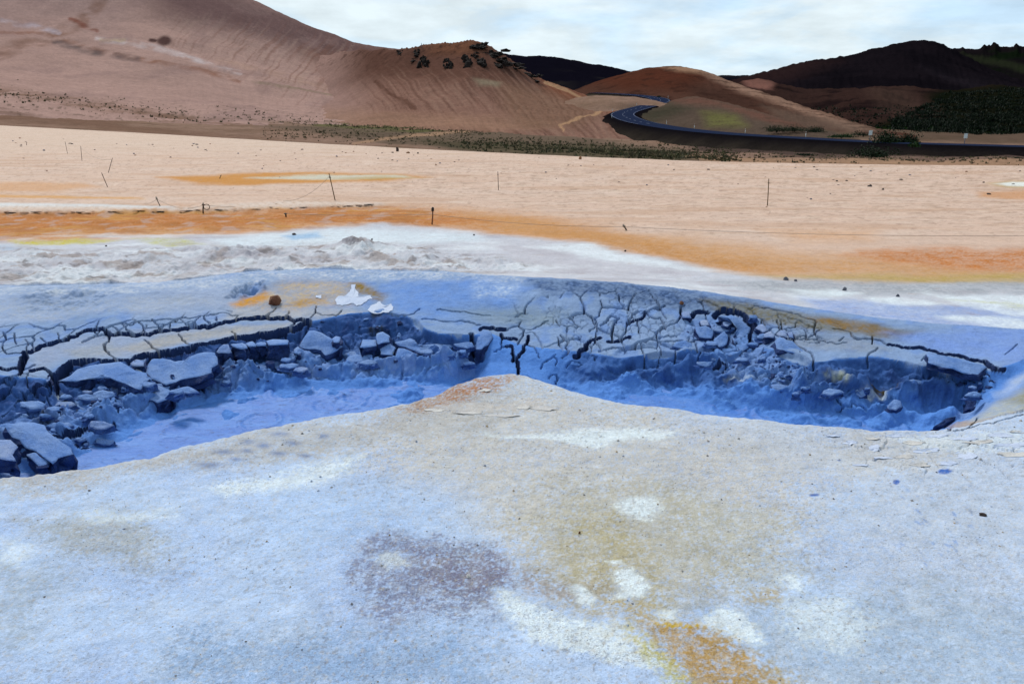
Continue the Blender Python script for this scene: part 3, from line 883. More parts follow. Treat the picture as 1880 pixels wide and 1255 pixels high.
lay(spl * sstep(.35, .6, zf(near, X * 30, Y * 12, 3, 231)) * .6, alb(128, 162, 226))
lay(nz * sstep(.42, .75, zf(near, X * 14, Y * 14, 4, 233)) * .35, alb(150, 146, 140))
lay(nz * sstep(.30, .8, zf(near, X * 4, Y * 4, 5, 235)) * .25, alb(212, 216, 226))

col = np.where(near[..., None], np.minimum(col * np.array([1.04, 1.03, 1.01], f32), .84), col)      # chalky, bleached crust
lay(nz * sstep(.02, .16, zf(near, X * 17, Y * 17, 4, 701)) * .12, alb(176, 174, 176))
lay(nz * sstep(.10, .22, zf(near, X * 11, Y * 11, 5, 703)) * .12, alb(226, 228, 234))
lay(nz * sstep(.34, .44, zf(near, X * 46, Y * 46, 3, 705)) * sstep(-.25, .3, zf(near, X * 2.2, Y * 2.2, 3, 707)) * .40, alb(142, 138, 140))
lay(nz * sstep(.40, .50, zf(near, X * 60, Y * 60, 2, 709)) * .3, alb(206, 190, 168))
SPK = np.where(near, .16 + .20 * sstep(-.2, .6, big), .10).astype(f32)
for pts, so, v in [([(640, 1060), (700, 1000), (790, 980), (900, 990), (950, 1080), (905, 1140), (740, 1160), (660, 1100)], 30, .6), ([(900, 1080), (1060, 1130), (1260, 1240), (1080, 1210), (930, 1140)], 14, .55), ([(1110, 1040), (1200, 1050), (1200, 1110), (1050, 1110)], 10, .35),
                   ([(1120, 1110), (1300, 1160), (1500, 1300), (1200, 1300)], 30, .4), ([(760, 700), (1100, 700), (1100, 770), (700, 770)], 20, .5), ([(300, 1150), (900, 1150), (900, 1300), (300, 1300)], 40, .4)]:
    SPK = np.maximum(SPK, poly_mask(PX + WX, PY + WY, pts, so) * nz * v)

# pits
lay(pf, alb(94, 146, 228))
lay(rim * 1.0, alb(140, 164, 206))
lay(rim * sstep(-.1, .4, grain2) * .5, alb(108, 146, 216))
lay(wall * cl2 * sstep(.12, .35, tW) * sstep(1.03, .98, tW), alb(62, 98, 164))
lay(wall * cl2 * sstep(.12, .35, tW) * sstep(1.03, .98, tW) * sstep(.15, .5, zf(potz, X * 9, Y * 9, 4, 237)) * .7, alb(40, 66, 126))
rz = rim.astype(f32)
stain(rz, [(-300, 600), (-300, 523), (200, 521), (400, 505), (420, 560), (200, 575), (0, 600)], alb(166, 182, 218), 8, .9)
stain(rz, [(230, 545), (430, 520), (430, 575), (260, 585)], alb(170, 180, 206), 12, .7)
stain(rz, [(0, 527), (220, 524), (300, 540), (200, 560), (60, 570)], alb(122, 148, 192), 8, .6, 1, .7)
stain(rz, [(60, 640), (200, 610), (400, 598), (560, 590), (560, 604), (400, 622), (230, 655), (120, 660), (60, 690)], alb(158, 170, 200), 8, .95, .4)
stain(rz, [(200, 640), (300, 618), (420, 600), (540, 592), (520, 600), (400, 618), (260, 645)], alb(182, 176, 172), 6, .8, .4, .3)
stain(rz, [(120, 645), (200, 628), (220, 650), (150, 660)], alb(170, 172, 178), 6, .6, .4)
stain(rz, [(430, 560), (520, 515), (600, 510), (660, 520), (640, 560), (540, 575)], alb(200, 178, 152), 14, .9, 1, .5)
stain(rz, [(405, 585), (430, 560), (520, 572), (640, 568), (690, 578), (560, 586)], alb(186, 184, 190), 6, .8, .5, .3)
stain(rz, [(418, 556), (440, 544), (490, 533), (496, 541), (470, 558), (430, 560)], alb(216, 150, 40), 5, 1, .5, .35)
stain(rz, [(520, 560), (560, 548), (596, 546), (594, 556), (560, 562)], alb(196, 146, 60), 5, .8, .5, .5)
stain(rz, [(648, 518), (664, 520), (690, 532), (708, 540), (700, 556), (686, 552), (664, 542), (652, 532)], alb(146, 116, 42), 6, 1, .6, .5)
stain(rz, [(690, 530), (720, 520), (830, 510), (960, 520), (960, 590), (800, 580), (720, 565)], alb(112, 152, 222), 14, .9)
stain(rz, [(855, 520), (950, 520), (960, 545), (870, 548)], alb(206, 218, 236), 8, .55, 1, .9)
stain(rz, [(820, 562), (930, 562), (1040, 575), (1030, 600), (900, 600)], alb(138, 152, 160), 12, .7)
stain(rz, [(960, 512), (1120, 518), (1250, 530), (1400, 556), (1420, 575), (1300, 570), (1180, 552), (1000, 535)], alb(62, 88, 132), 8, .9, .7, .6)
stain(rz, [(1290, 548), (1400, 562), (1520, 580), (1700, 608), (1660, 622), (1520, 612), (1400, 590), (1320, 570)], alb(122, 116, 98), 8, .95, .4, .3)
stain(rz, [(1480, 578), (1560, 588), (1680, 612), (1640, 616), (1540, 606)], alb(142, 108, 58), 6, .9, .6, .5)
stain(rz, [(1430, 612), (1600, 622), (1640, 640), (1600, 650), (1460, 640)], alb(150, 160, 180), 8, .8, .5)
stain(rz, [(1640, 610), (1900, 600), (2000, 700), (1820, 665), (1700, 635)], alb(128, 158, 226), 10, .9)
stain(pf, [(1780, 768), (1830, 735), (1900, 700), (2000, 740), (1960, 800), (1740, 790)], alb(182, 184, 180), 10, .95, .6, .3)
stain(pf, [(1835, 735), (1890, 710), (1960, 740), (1880, 745)], alb(146, 142, 118), 8, .8, .6, .4)
stain(pf, [(1820, 730), (1850, 700), (1900, 670), (1900, 690), (1850, 720)], alb(196, 206, 226), 6, .7, .5)
stain(pf, [(1735, 782), (1800, 772), (1880, 752), (1880, 760), (1800, 782), (1740, 788)], alb(176, 146, 122), 3, .7, .2)
stain(rz, [(-300, 522), (0, 524), (200, 521), (400, 505), (560, 492), (800, 496), (960, 507), (960, 520), (800, 512), (560, 508), (420, 522), (220, 538), (0, 541), (-300, 540)], alb(206, 212, 226), 6, .75, .9, .85)
stain(rz, [(-300, 540), (120, 545), (330, 540), (400, 552), (300, 575), (100, 585), (-300, 590)], alb(176, 182, 196), 8, .5, 1, .9)
# salt and sulphur crusts in the pits
for pts, c in [([(95, 720), (112, 722), (140, 738), (160, 750), (190, 748), (212, 744), (206, 752), (170, 756), (140, 752), (112, 734)], (212, 220, 214)), ([(226, 690), (250, 682), (272, 690), (262, 703), (240, 702)], (214, 224, 230)), ([(40, 855), (100, 845), (150, 840), (140, 852), (90, 862)], (204, 214, 232)),
               ([(1330, 706), (1400, 702), (1440, 690), (1480, 706), (1510, 720), (1480, 718), (1420, 712), (1360, 716)], (214, 222, 222)), ([(1510, 684), (1545, 690), (1570, 715), (1550, 728), (1530, 705)], (176, 182, 172)), ([(1590, 728), (1640, 738), (1610, 745), (1580, 740)], (190, 204, 224)), ([(1330, 695), (1420, 685), (1440, 700), (1380, 704)], (150, 152, 130))]:
    stain(pf, pts, alb(*c), 4, .9, .5, .9)
for pts, c in [([(55, 762), (75, 755), (98, 770), (92, 778), (70, 775)], (60, 50, 26)), ([(205, 712), (225, 708), (250, 716), (240, 724), (215, 722)], (66, 54, 30)), ([(1590, 712), (1620, 708), (1665, 722), (1650, 735), (1610, 735)], (62, 54, 26)), ([(660, 605), (690, 600), (700, 615), (670, 622)], (46, 48, 50)), ([(840, 630), (866, 618), (866, 640), (845, 645)], (56, 60, 66)), ([(672, 576), (690, 575), (688, 584), (674, 584)], (84, 80, 60))]:
    stain(pf, pts, alb(*c), 4, .9, .5, .7)

# white crust belt, orange apron, plain
mz = mid.astype(f32)
lay(mz, alb(222, 188, 170))
lay(mz * sstep(-.1, .6, zf(mid, X * .35, Y * .9, 4, 251)) * .45, alb(226, 198, 184))
lay(mz * sstep(.0, .7, streak) * .45, alb(208, 168, 142))
lay(mz * sstep(.1, .55, streak2) * comb * .7, alb(180, 150, 130))
lay(mz * sstep(.25, .7, zf(mid, X * .6, Y * 3.2, 4, 253)) * sstep(340, 300, PY) * .6, alb(190, 160, 144))
lay(mz * sstep(.30, .6, zf(mid, X * 7, Y * 7, 3, 291)) * .55 * sstep(460, 420, PY), alb(168, 136, 118))
lay(mz * sstep(.25, .55, zf(mid, X * 1.6, Y * 7, 4, 293)) * .45 * sstep(460, 420, PY), alb(240, 212, 194))
lay(mz * sstep(.15, .5, zf(mid, X * .22, Y * 1.1, 4, 295)) * .45 * sstep(460, 420, PY), alb(200, 158, 130))
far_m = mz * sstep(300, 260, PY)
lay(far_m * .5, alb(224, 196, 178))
# orange soils
stain(mz, [(-300, 392), (300, 388), (690, 378), (830, 384), (960, 395), (1100, 414), (1180, 440), (1000, 438), (860, 424), (700, 412), (400, 428), (200, 438), (-300, 446)], alb(204, 136, 68), 13, .95, .6, .3, 4)
stain(mz, [(-300, 394), (300, 390), (640, 384), (820, 392), (900, 410), (600, 410), (350, 418), (-300, 428)], alb(190, 110, 38), 9, .9, .9, .45, 4)
stain(mz, [(880, 395), (1100, 420), (1300, 445), (1560, 470), (2000, 500), (2000, 515), (1500, 512), (1300, 500), (1150, 470), (1000, 442)], alb(208, 152, 98), 18, .9, .8, .3, 4)
stain(mz, [(1000, 420), (1150, 440), (1280, 465), (1420, 490), (1380, 500), (1240, 480), (1080, 450)], alb(198, 134, 66), 14, .75, .9, .5, 4)
stain(mz, [(1560, 470), (1700, 458), (1880, 452), (2100, 450), (2100, 496), (1880, 496), (1720, 490), (1620, 482)], alb(200, 120, 54), 10, .9, .9, .45, 4)
stain(mz, [(1400, 420), (1600, 425), (1600, 445), (1460, 440)], alb(220, 164, 118), 10, .7, .6, .3, 4)
stain(mz, [(1300, 500), (1450, 508), (1700, 505), (2000, 500), (2000, 522), (1750, 522), (1450, 514)], alb(186, 160, 84), 7, .8, .5, .3, 4)
stain(mz, [(-300, 330), (150, 336), (180, 345), (100, 352), (-300, 345)], alb(220, 164, 118), 4, .8, .4, .2, 5)
stain(mz, [(-300, 350), (100, 357), (250, 362), (260, 366), (60, 362), (-300, 358)], alb(222, 160, 84), 3, .9, .3, .2, 5)
stain(mz, [(290, 326), (420, 319), (600, 315), (740, 320), (790, 326), (700, 334), (560, 336), (460, 340), (360, 336)], alb(208, 140, 60), 3.5, 1, .3, .1, 5)
stain(mz, [(450, 326), (600, 319), (740, 322), (760, 327), (640, 331), (520, 328)], alb(212, 206, 190), 2.5, .95, .3, .1, 5)
stain(mz, [(600, 326), (700, 324), (780, 328), (680, 332)], alb(186, 148, 70), 2, .6, .3, .1, 5)
stain(mz, [(1815, 336), (1850, 331), (1900, 330), (2000, 332), (2000, 346), (1850, 344)], alb(196, 160, 100), 3, .9, .2, .1, 4)
stain(mz, [(1826, 337), (1860, 332), (1990, 333), (1990, 342), (1860, 341)], alb(238, 236, 232), 2, 1, .2, .1, 4)
stain(mz, [(1800, 352), (1880, 350), (2000, 352), (2000, 368), (1860, 366), (1800, 364)], alb(212, 148, 96), 3.5, .8, .3, .2, 4)
stain(mz, [(-300, 372), (100, 374), (320, 380), (320, 384), (100, 380), (-300, 379)], alb(226, 226, 230), 2, .9, .2, .1, 5)
lay(rk * .6, alb(232, 214, 204))
lay(rk * sstep(.2, .9, -rows_r) * .55 * np.clip(.5 + 1.5 * grain2, 0, 1.3), alb(204, 164, 136))
lay(apron * sstep(-.1, .35, zf(mid, X * 1.4, Y * 2.6, 5, 257)) * .7, alb(176, 110, 52))
lay(apron * sstep(.15, .55, zf(mid, X * .7, Y * 3.0, 5, 258)) * .5, alb(214, 158, 82))
lay(apron * sstep(.2, .5, zf(mid, X * 2.6, Y * 2.2, 4, 255)) * .55, alb(196, 168, 160))
# white crust belt
stain(mz, [(-300, 440), (0, 442), (200, 440), (420, 430), (700, 412), (870, 424), (1000, 440), (1150, 462), (1290, 490), (1420, 512), (1600, 520), (2100, 522), (2100, 700), (1500, 640), (1000, 540), (-300, 560)], alb(208, 208, 220), 6, 1, .35, .1, 3)
belt = poly_mask(PX, PY, [(-300, 440), (420, 428), (870, 424), (1290, 490), (1420, 514), (2100, 524), (2100, 700), (1000, 545), (-300, 560)], 8) * mz
lay(belt * sstep(.0, .45, zf(mid, X * .8, Y * 1.8, 5, 261)) * .75, alb(232, 234, 242))
lay(belt * sstep(.05, .5, zf(mid, X * 1.1, Y * 2.4, 5, 263)) * .6, alb(184, 176, 186))
lay(belt * hum * sstep(.05, .4, zf(mid, X * 2.3, Y * 2.6, 5, 265)) * .75, alb(168, 152, 148))
lay(belt * hum * sstep(.28, .55, zf(mid, X * 4, Y * 4, 4, 267)) * .7, alb(128, 116, 116))
lay(belt * hum * sstep(.3, .6, zf(mid, X * 3, Y * 3, 4, 268)) * .5, alb(232, 236, 246))
stain(mz, [(380, 438), (600, 425), (880, 428), (900, 440), (640, 446), (430, 452)], alb(226, 234, 244), 6, .85, .5, .3, 3)
stain(mz, [(515, 432), (580, 428), (592, 436), (540, 440)], alb(158, 190, 226), 3, .9, .3, .2, 3)
stain(mz, [(880, 445), (1050, 445), (1180, 475), (1290, 500), (1240, 512), (1100, 505), (950, 480)], alb(198, 190, 200), 8, .6, .6, .3, 3)
stain(mz, [(960, 452), (1080, 450), (1200, 476), (1250, 492), (1180, 488), (1060, 466)], alb(234, 238, 246), 5, .9, .5, .2, 3)
stain(mz, [(20, 440), (140, 436), (220, 442), (160, 448), (40, 446)], alb(206, 190, 44), 3.2, .9, .5, .5, 3)
stain(mz, [(230, 440), (330, 438), (380, 448), (300, 452)], alb(196, 190, 96), 3, .6, .5, .6, 3)
stain(mz, [(-100, 444), (20, 448), (80, 456), (-100, 460)], alb(176, 190, 214), 4, .7, .4, .3, 3)
stain(mz, [(320, 455), (420, 460), (500, 468), (520, 480), (380, 472)], alb(140, 134, 146), 5, .7, .8, .8, 3)
stain(mz, [(630, 450), (670, 447), (690, 462), (650, 466)], alb(134, 128, 136), 3, .8, .6, .6, 3)
stain(mz, [(1150, 530), (1300, 535), (1450, 565), (1560, 583), (1500, 585), (1380, 562), (1250, 542)], alb(236, 240, 248), 3.5, .95, .3, .2, 3)
stain(mz, [(1300, 515), (1500, 515), (1700, 518), (2000, 515), (2000, 540), (1700, 540), (1480, 540), (1380, 530)], alb(166, 168, 176), 7, .85, .5, .5, 3)
stain(mz, [(1480, 545), (1700, 560), (2000, 570), (2000, 640), (1800, 612), (1640, 590), (1500, 575)], alb(158, 176, 224), 8, .9, .5, .3, 3)
stain(mz, [(1640, 595), (1800, 605), (2000, 620), (2000, 680), (1780, 640)], alb(128, 160, 228), 8, .8, .5, .3, 3)
for pts in [[(1450, 530), (1540, 532), (1590, 538), (1560, 543), (1480, 538)], [(1596, 546), (1650, 545), (1730, 556), (1690, 560), (1610, 556)], [(1700, 540), (1880, 545), (2000, 555), (2000, 585), (1860, 580), (1760, 562)], [(1720, 580), (1880, 585), (1960, 610), (1860, 604), (1760, 592)], [(1780, 612), (1810, 614), (1800, 620)]]:
    stain(mz, pts, alb(234, 240, 248), 3.5, .9, .5, .5, 3)
stain(mz, [(1730, 550), (1840, 556), (1940, 562), (1860, 564), (1770, 556)], alb(196, 192, 132), 3, .5, .6, .9, 3)
lay(mz * sstep(.45, .75, zf(mid, X * 5, Y * 9, 4, 271)) * .30, alb(176, 148, 132))
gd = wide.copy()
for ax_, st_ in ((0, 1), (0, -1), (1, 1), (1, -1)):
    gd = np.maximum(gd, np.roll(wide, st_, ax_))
low_ = np.maximum(deb * sstep(.72, .40, tW), deb_r)
lay(low_ * .8, alb(104, 146, 216))
lay(low_ * sstep(.5, .8, id_sml) * .5, alb(140, 168, 224))
lay(pf * sstep(.02, .05, gd), alb(36, 56, 104))  # shade painted into the wide cracks and one cell past their edges
lay(pf * sstep(.04, .10, groove) * .85, alb(36, 56, 104))      # painted shade inside the cracks, a darker tone of the wall clay
push = (wm * rough_w * (.055 * zf(potz, X * 7 + 3, ZF * 13, 4, 281) + .02 * zf(potz, X * 22, ZF * 34, 3, 283))).astype(f32)
YD = np.maximum.accumulate(YY + push + np.arange(NR)[:, None] * 1e-6, axis=0) * .35 + (YY + push) * .65
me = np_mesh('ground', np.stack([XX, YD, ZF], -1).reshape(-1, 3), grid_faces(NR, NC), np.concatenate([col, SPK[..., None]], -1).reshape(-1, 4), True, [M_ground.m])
ground = tag(link('ground', me), kind='structure')
print('ground done')

# ---- liquid mud in the two pits
RINGS = [(533, 718, .15, .014), (478, 773, .13, .012), (640, 738, .12, .010), (742, 694, .12, .014), (790, 697, .14, .014), (655, 728, .10, .009), (1437, 766, .17, .018), (1623, 780, .13, .014), (1250, 708, .16, .014), (330, 790, .10, .008), (600, 745, .11, .008), (1340, 752, .12, .010), (1520, 776, .10, .010)]


def pool(x0, x1, y0, y1, z, seed):
    st = .0125
    xs = np.arange(x0, x1, st); ys = np.arange(y0, y1, st)
    Xg, Yg = np.meshgrid(xs, ys)
    Xg = Xg.astype(f32); Yg = Yg.astype(f32)
    wx_ = .25 * fbm(Xg * 1.6, Yg * 1.6, 3, seed); wy_ = .25 * fbm(Xg * 1.6, Yg * 1.6, 3, seed + 3)
    zz_ = .010 * fbm(Xg * 1.4 + wx_, Yg * 2.2 + wy_, 4, seed + 5) + .009 * np.clip(fbm((Xg + wx_) * 2.5, (Yg + wy_) * 5, 4, seed + 7), 0, 1) + .003 * fbm(Xg * 14, Yg * 18, 3, seed + 9)
    for rx, ry, rr, hh in RINGS:
        cx, cy = at_z(rx, ry, z)
        d = np.hypot(Xg - cx + .02 * fbm(Xg * 6, Yg * 6, 2, 31), (Yg - cy) * .8)
        zz_ += hh * np.exp(-((d - rr) / .016) ** 2) + hh * .5 * np.exp(-((d - rr * .55) / .014) ** 2) - hh * .8 * sstep(rr, rr * .5, d) + hh * .4 * np.exp(-((d - rr * 1.5) / .02) ** 2)
    return np_mesh('mud_pool', np.stack([Xg, Yg, z + zz_], -1).reshape(-1, 3), grid_faces(len(ys), len(xs)), None, True, [M_mud])


tag(link('mud_pool', pool(-3.3, .12, 3.25, 6.5, -.372, 301)), kind='structure')
tag(link('mud_pool', pool(.24, 3.2, 3.9, 6.2, -.388, 341)), kind='structure')


# ================================================================== broken mud blocks
def block_mesh(name, px_poly, z_top, thick, seed, tilt=0.0, spread=.06, mats=None, rough=.012, under=.0):
    """a slab traced as it lies: outline at its own height, ragged sides, uneven top"""
    r = random.Random(seed)
    a = np.array(jag(px_poly + [px_poly[0]], .07, 1, seed))[:-1]
    x, y = at_z(a[:, 0], a[:, 1], z_top)
    if tilt:
        yc_ = y.mean()
        uu_, ss_ = ray(a[:, 0], a[:, 1])
        y = (z_top - tilt * yc_ - H) / (ss_ - tilt)      # where each sight line meets the tilted top
        x = uu_ * y
        z = z_top + tilt * (y - yc_)
    else:
        z = np.full(len(x), z_top)
    n = len(x)
    cx, cy = x.mean(), y.mean()
    area = .5 * np.sum(x * np.roll(y, -1) - np.roll(x, -1) * y)
    V = []; F = []
    def ring(k, dzv, nz_):
        i0 = len(V)
        for i in range(n):
            V.append((cx + (x[i] - cx) * k + r.gauss(0, nz_), cy + (y[i] - cy) * k + r.gauss(0, nz_), z[i] * 1.0 + dzv + r.gauss(0, nz_ * .6)))
        return i0
    r0 = ring(.55, .003, rough * .22)
    r1 = ring(.90, .003, rough * .16)
    r2 = ring(1.0, -.006, .0015)
    r3 = ring(1.0 + spread * .1, -thick * .35, rough)
    r4 = ring(1.0 + spread * .4, -thick * .7, rough * 1.2)
    r5 = ring(1.0 + spread, -thick, rough)
    c = len(V); V.append((cx, cy, z.mean() + .004 + r.gauss(0, rough * .4)))
    b = len(V); V.append((cx, cy, z.mean() - thick))
    mi = []
    for i in range(n):
        j = (i + 1) % n
        F.append((c, r0 + i, r0 + j)); mi.append(0)
    for k, (p, q) in enumerate([(r0, r1), (r1, r2), (r2, r3), (r3, r4), (r4, r5)]):
        for i in range(n):
            j = (i + 1) % n
            F += [(p + i, q + i, q + j), (p + i, q + j, p + j)]; mi += [0 if k < 2 else 1] * 2
    for i in range(n):
        F.append((b, r5 + (i + 1) % n, r5 + i)); mi.append(1)
    if area < 0:
        F = [f[::-1] for f in F]
    V = np.array(V)
    o = np.array([cx, cy, z.mean() - thick])
    return np_mesh(name, V - o, F, None, np.array(mi) == 0, mats or [M_crust_blue, M_clay], mi), o


def block(px_poly, z_top, thick, label, seed, tilt=0.0, mats=None, name='mud_block', cat='mud block', spread=.06, rough=.012):
    me_, o = block_mesh(name, px_poly, z_top, thick, seed, tilt, spread, mats, rough)
    ob = link(name, me_)
    ob.location = o
    tag(ob, label, cat, 'broken mud blocks in the pits')
    return ob


DRY = [M_crust, M_clay]
BL = [
    ([(105, 698), (128, 688), (160, 671), (202, 666), (223, 663), (251, 680), (269, 683), (274, 694), (261, 704), (258, 714), (240, 708), (217, 699), (203, 693), (179, 689), (162, 695), (140, 699)], -.17, .16, 'long roof-like mud slab with white salt on its right end, left pit', .12, None),
    ([(238, 667), (250, 660), (259, 661), (270, 658.5), (264, 671), (243, 671)], -.14, .10, 'small pale triangular block wedged under the fissure, left pit', 0, DRY),
    ([(271, 669), (278, 658), (297, 658), (315, 663), (328, 662), (344, 662), (351, 654), (366, 648), (395, 646), (399, 655), (400, 667), (389, 674), (388, 683), (340, 694), (322, 700), (305, 706), (283, 696), (275, 694), (266, 681)], -.17, .15, 'largest flat mud slab in the middle of the left pit', .12, None),
    ([(264, 709), (282, 701), (306, 711), (315, 717), (316, 727), (306, 732), (289, 738), (271, 731), (264, 724)], -.29, .14, 'rounded block just below the largest slab, left pit', .10, None),
    ([(397, 644), (411, 632), (420, 632), (426, 646), (412, 647), (400, 647)], -.14, .17, 'pale wedge shaped block with a pointed top and dark face', .22, DRY),
    ([(423, 631), (445, 629), (451, 631), (455, 638), (445, 640), (428, 636)], -.13, .16, 'cube-like block right beside the pale pointed wedge', 0, None),
    ([(451, 630), (463, 626), (469, 630), (470, 635), (456, 635)], -.13, .16, 'narrow upright block, second to the right of the pale wedge', 0, None),
    ([(470, 630), (487, 628), (489, 630), (489, 634), (471, 634)], -.14, .13, 'thin flat-topped block, third to the right of the pale wedge', 0, None),
    ([(489, 625), (510, 623), (530, 624), (529, 631), (493, 633)], -.12, .18, 'wide flat-topped block with a tall front, fourth right of the wedge', 0, None),
    ([(549, 634), (566, 607), (589, 610), (603, 617), (609, 621), (630, 635), (617, 643), (597, 651), (589, 642), (579, 639), (557, 639)], -.18, .14, 'big tilted mud slab leaning under the back wall of the left pit', .34, None),
    ([(609, 622), (616, 617), (625, 619), (623, 628), (613, 627)], -.15, .10, 'small knob of mud at the right end of the big tilted slab', 0, None),
    ([(539, 642), (547, 636), (558, 644), (549, 650), (540, 648)], -.21, .10, 'small round block at the left foot of the big tilted slab', 0, None),
    ([(551, 654), (560, 645), (579, 643), (595, 652), (579, 658), (553, 656)], -.27, .11, 'low curved block below the big tilted slab', .1, None),
    ([(661, 636), (665, 623), (690, 623), (692, 633), (668, 637)], -.18, .15, 'flat block with a dark front left of the forked crack', 0, None),
    ([(691, 612), (703, 609), (715, 615), (715, 627), (694, 631), (691, 622)], -.14, .14, 'upright block below the dark vent in the back wall', .1, None),
    ([(697, 640), (715, 627), (727, 637), (721, 651), (699, 649)], -.22, .12, 'left half of the slab split by the forked crack', .15, None),
    ([(723, 657), (730, 639), (751, 643), (761, 649), (770, 651), (747, 654), (724, 660)], -.24, .12, 'right half of the slab split by the forked crack', .15, None),
    ([(724, 627), (751, 621), (763, 631), (778, 637), (820, 632), (824, 642), (773, 648), (751, 639), (733, 634)], -.19, .12, 'long shelf of mud behind the forked crack, left pit', .15, None),
    ([(829, 649), (857, 637), (864, 643), (861, 651), (836, 654)], -.24, .14, 'pointed block at the right end of the left pit', .1, None),
    ([(877, 618), (886, 606), (902, 608), (905, 618), (896, 632), (884, 640), (874, 640)], -.14, .2, 'upright split block at the left edge of the saddle', .15, None),
    ([(56, 677), (71, 683), (82, 698), (72, 712), (60, 724), (40, 734), (22, 720), (30, 699), (42, 685)], -.20, .14, 'grey tan plate at the far left between two fissures', .15, DRY),
    ([(73, 689), (87, 686), (93, 693), (88, 702), (79, 696)], -.15, .12, 'small pale lump in the gap above the grey tan plate corner', 0, DRY),
    ([(83, 729), (104, 723), (136, 748), (151, 759), (121, 777), (97, 771), (80, 737)], -.33, .12, 'rounded slab with a white salty crust, left side', .12, None),
    ([(5, 776), (40, 773), (61, 774), (82, 779), (97, 798), (130, 820), (135, 832), (106, 839), (97, 850), (65, 827), (45, 820), (35, 806), (15, 791)], -.27, .17, 'largest smooth blue slab in the lower left corner of the pit', .10, None),
    ([(-40, 806), (0, 806), (20, 807), (33, 818), (23, 833), (30, 845), (12, 843), (-30, 836)], -.24, .16, 'slab cut by the left picture edge below the large blue slab', .08, DRY),
    ([(65, 829), (80, 838), (91, 848), (70, 853), (48, 834)], -.33, .10, 'small wedge below the largest blue slab by the near bank', .1, None),
    ([(0, 736), (18, 723), (38, 723), (48, 736), (45, 744), (18, 743)], -.26, .12, 'blue plate at the far left above the dark hollow', .1, None),
    ([(50, 747), (57, 742), (66, 746), (60, 756), (52, 757)], -.29, .1, 'small block between the far left plates', .1, None),
    ([(185, 722), (200, 719), (212, 723), (212, 733), (189, 730)], -.30, .11, 'small dark fronted block beside the salt streak, left pit', .05, None),
    ([(226, 735), (244, 730), (262, 738), (258, 748), (236, 748)], -.36, .09, 'low mud lump left of the smooth pool', .05, None),
    ([(1326, 587), (1342, 586), (1346, 593), (1336, 599), (1328, 595)], -.05, .06, 'pale loose plate on top of the collapsed heap, right pit', .1, DRY),
    ([(1318, 580), (1342, 578), (1361, 586), (1378, 601), (1376, 610), (1358, 621), (1350, 632), (1345, 620), (1354, 606), (1350, 595)], -.08, .16, 'curved plate under the wide arched fissure, right pit', .25, None),
    ([(1355, 637), (1375, 629), (1374, 637), (1361, 646)], -.17, .1, 'blue wedge at the right foot of the collapsed heap', .1, None),
    ([(1251, 574), (1267, 572), (1269, 583), (1253, 582)], -.03, .08, 'small square plate below the rust red stone on the rim', .1, DRY),
    ([(1286, 589), (1299, 588), (1303, 596), (1287, 597)], -.05, .07, 'left of the two pale plates on the collapsed heap', .1, DRY),
    ([(1310, 622), (1329, 607), (1337, 615), (1334, 631), (1320, 636)], -.13, .15, 'knobbly block in the middle of the collapsed heap', .2, None),
    ([(1276, 600), (1296, 598), (1310, 608), (1306, 620), (1284, 618)], -.10, .14, 'rounded block at the left shoulder of the collapsed heap', .2, None),
    ([(1387, 601), (1398, 595), (1409, 606), (1400, 610)], -.05, .08, 'pale triangular plate beside the deep vertical gap', .1, DRY),
    ([(1402, 613), (1415, 608), (1422, 615), (1420, 619), (1403, 617)], -.06, .12, 'pale overhanging plate right of the deep vertical gap', .05, DRY),
    ([(1425, 613), (1433, 606), (1442, 606), (1446, 616), (1430, 616)], -.06, .06, 'pale small plate on the right lip, left of a twin', .1, DRY),
    ([(1446, 611), (1453, 609), (1457, 620), (1449, 618)], -.06, .06, 'pale sliver plate on the right lip, right of a twin', .1, DRY),
    ([(1422, 625), (1431, 618), (1456, 627), (1476, 643), (1475, 650), (1447, 645), (1426, 639)], -.09, .12, 'big smooth plate at the left end of the right pit lip', .15, None),
    ([(1568, 722), (1570, 712), (1580, 706), (1590, 711), (1592, 722), (1580, 728)], -.30, .16, 'upright boulder of mud by the dark yellow vent, right pit', .2, None),
    ([(1537, 722), (1540, 712), (1546, 716), (1554, 727), (1546, 730)], -.33, .14, 'pointed shard of mud left of the upright boulder', .3, None),
    ([(1629, 744), (1640, 733), (1654, 735), (1655, 745), (1645, 752), (1632, 750)], -.34, .13, 'flat rounded block right of the dark yellow vent', .15, None),
    ([(1513, 699), (1522, 694), (1530, 697), (1530, 706), (1518, 707)], -.29, .12, 'dark stubby block left of the salt streak, right pit', .1, None),
    ([(1775, 722), (1788, 714), (1806, 718), (1818, 724), (1806, 740), (1785, 752), (1772, 748)], -.27, .15, 'slumped dark mound at the right end of the right pit', .2, [M_clay, M_clay]),
    ([(1714, 782), (1735, 768), (1755, 764), (1752, 770), (1730, 781)], -.36, .07, 'long low slab by the near bank of the right pit', .1, [M_clay, M_clay]),
    ([(1700, 648), (1712, 650), (1750, 657), (1800, 668), (1812, 672), (1796, 686), (1770, 684), (1728, 672), (1704, 664)], -.05, .07, 'long smooth plate along the right lip below the fissure', .12, None),
]
for k, (pts, zt, th, lab, tl, mt) in enumerate(BL):
    block(pts, zt * .84, th * .62, lab, 500 + k, min(tl * 2.2, .5), mt)


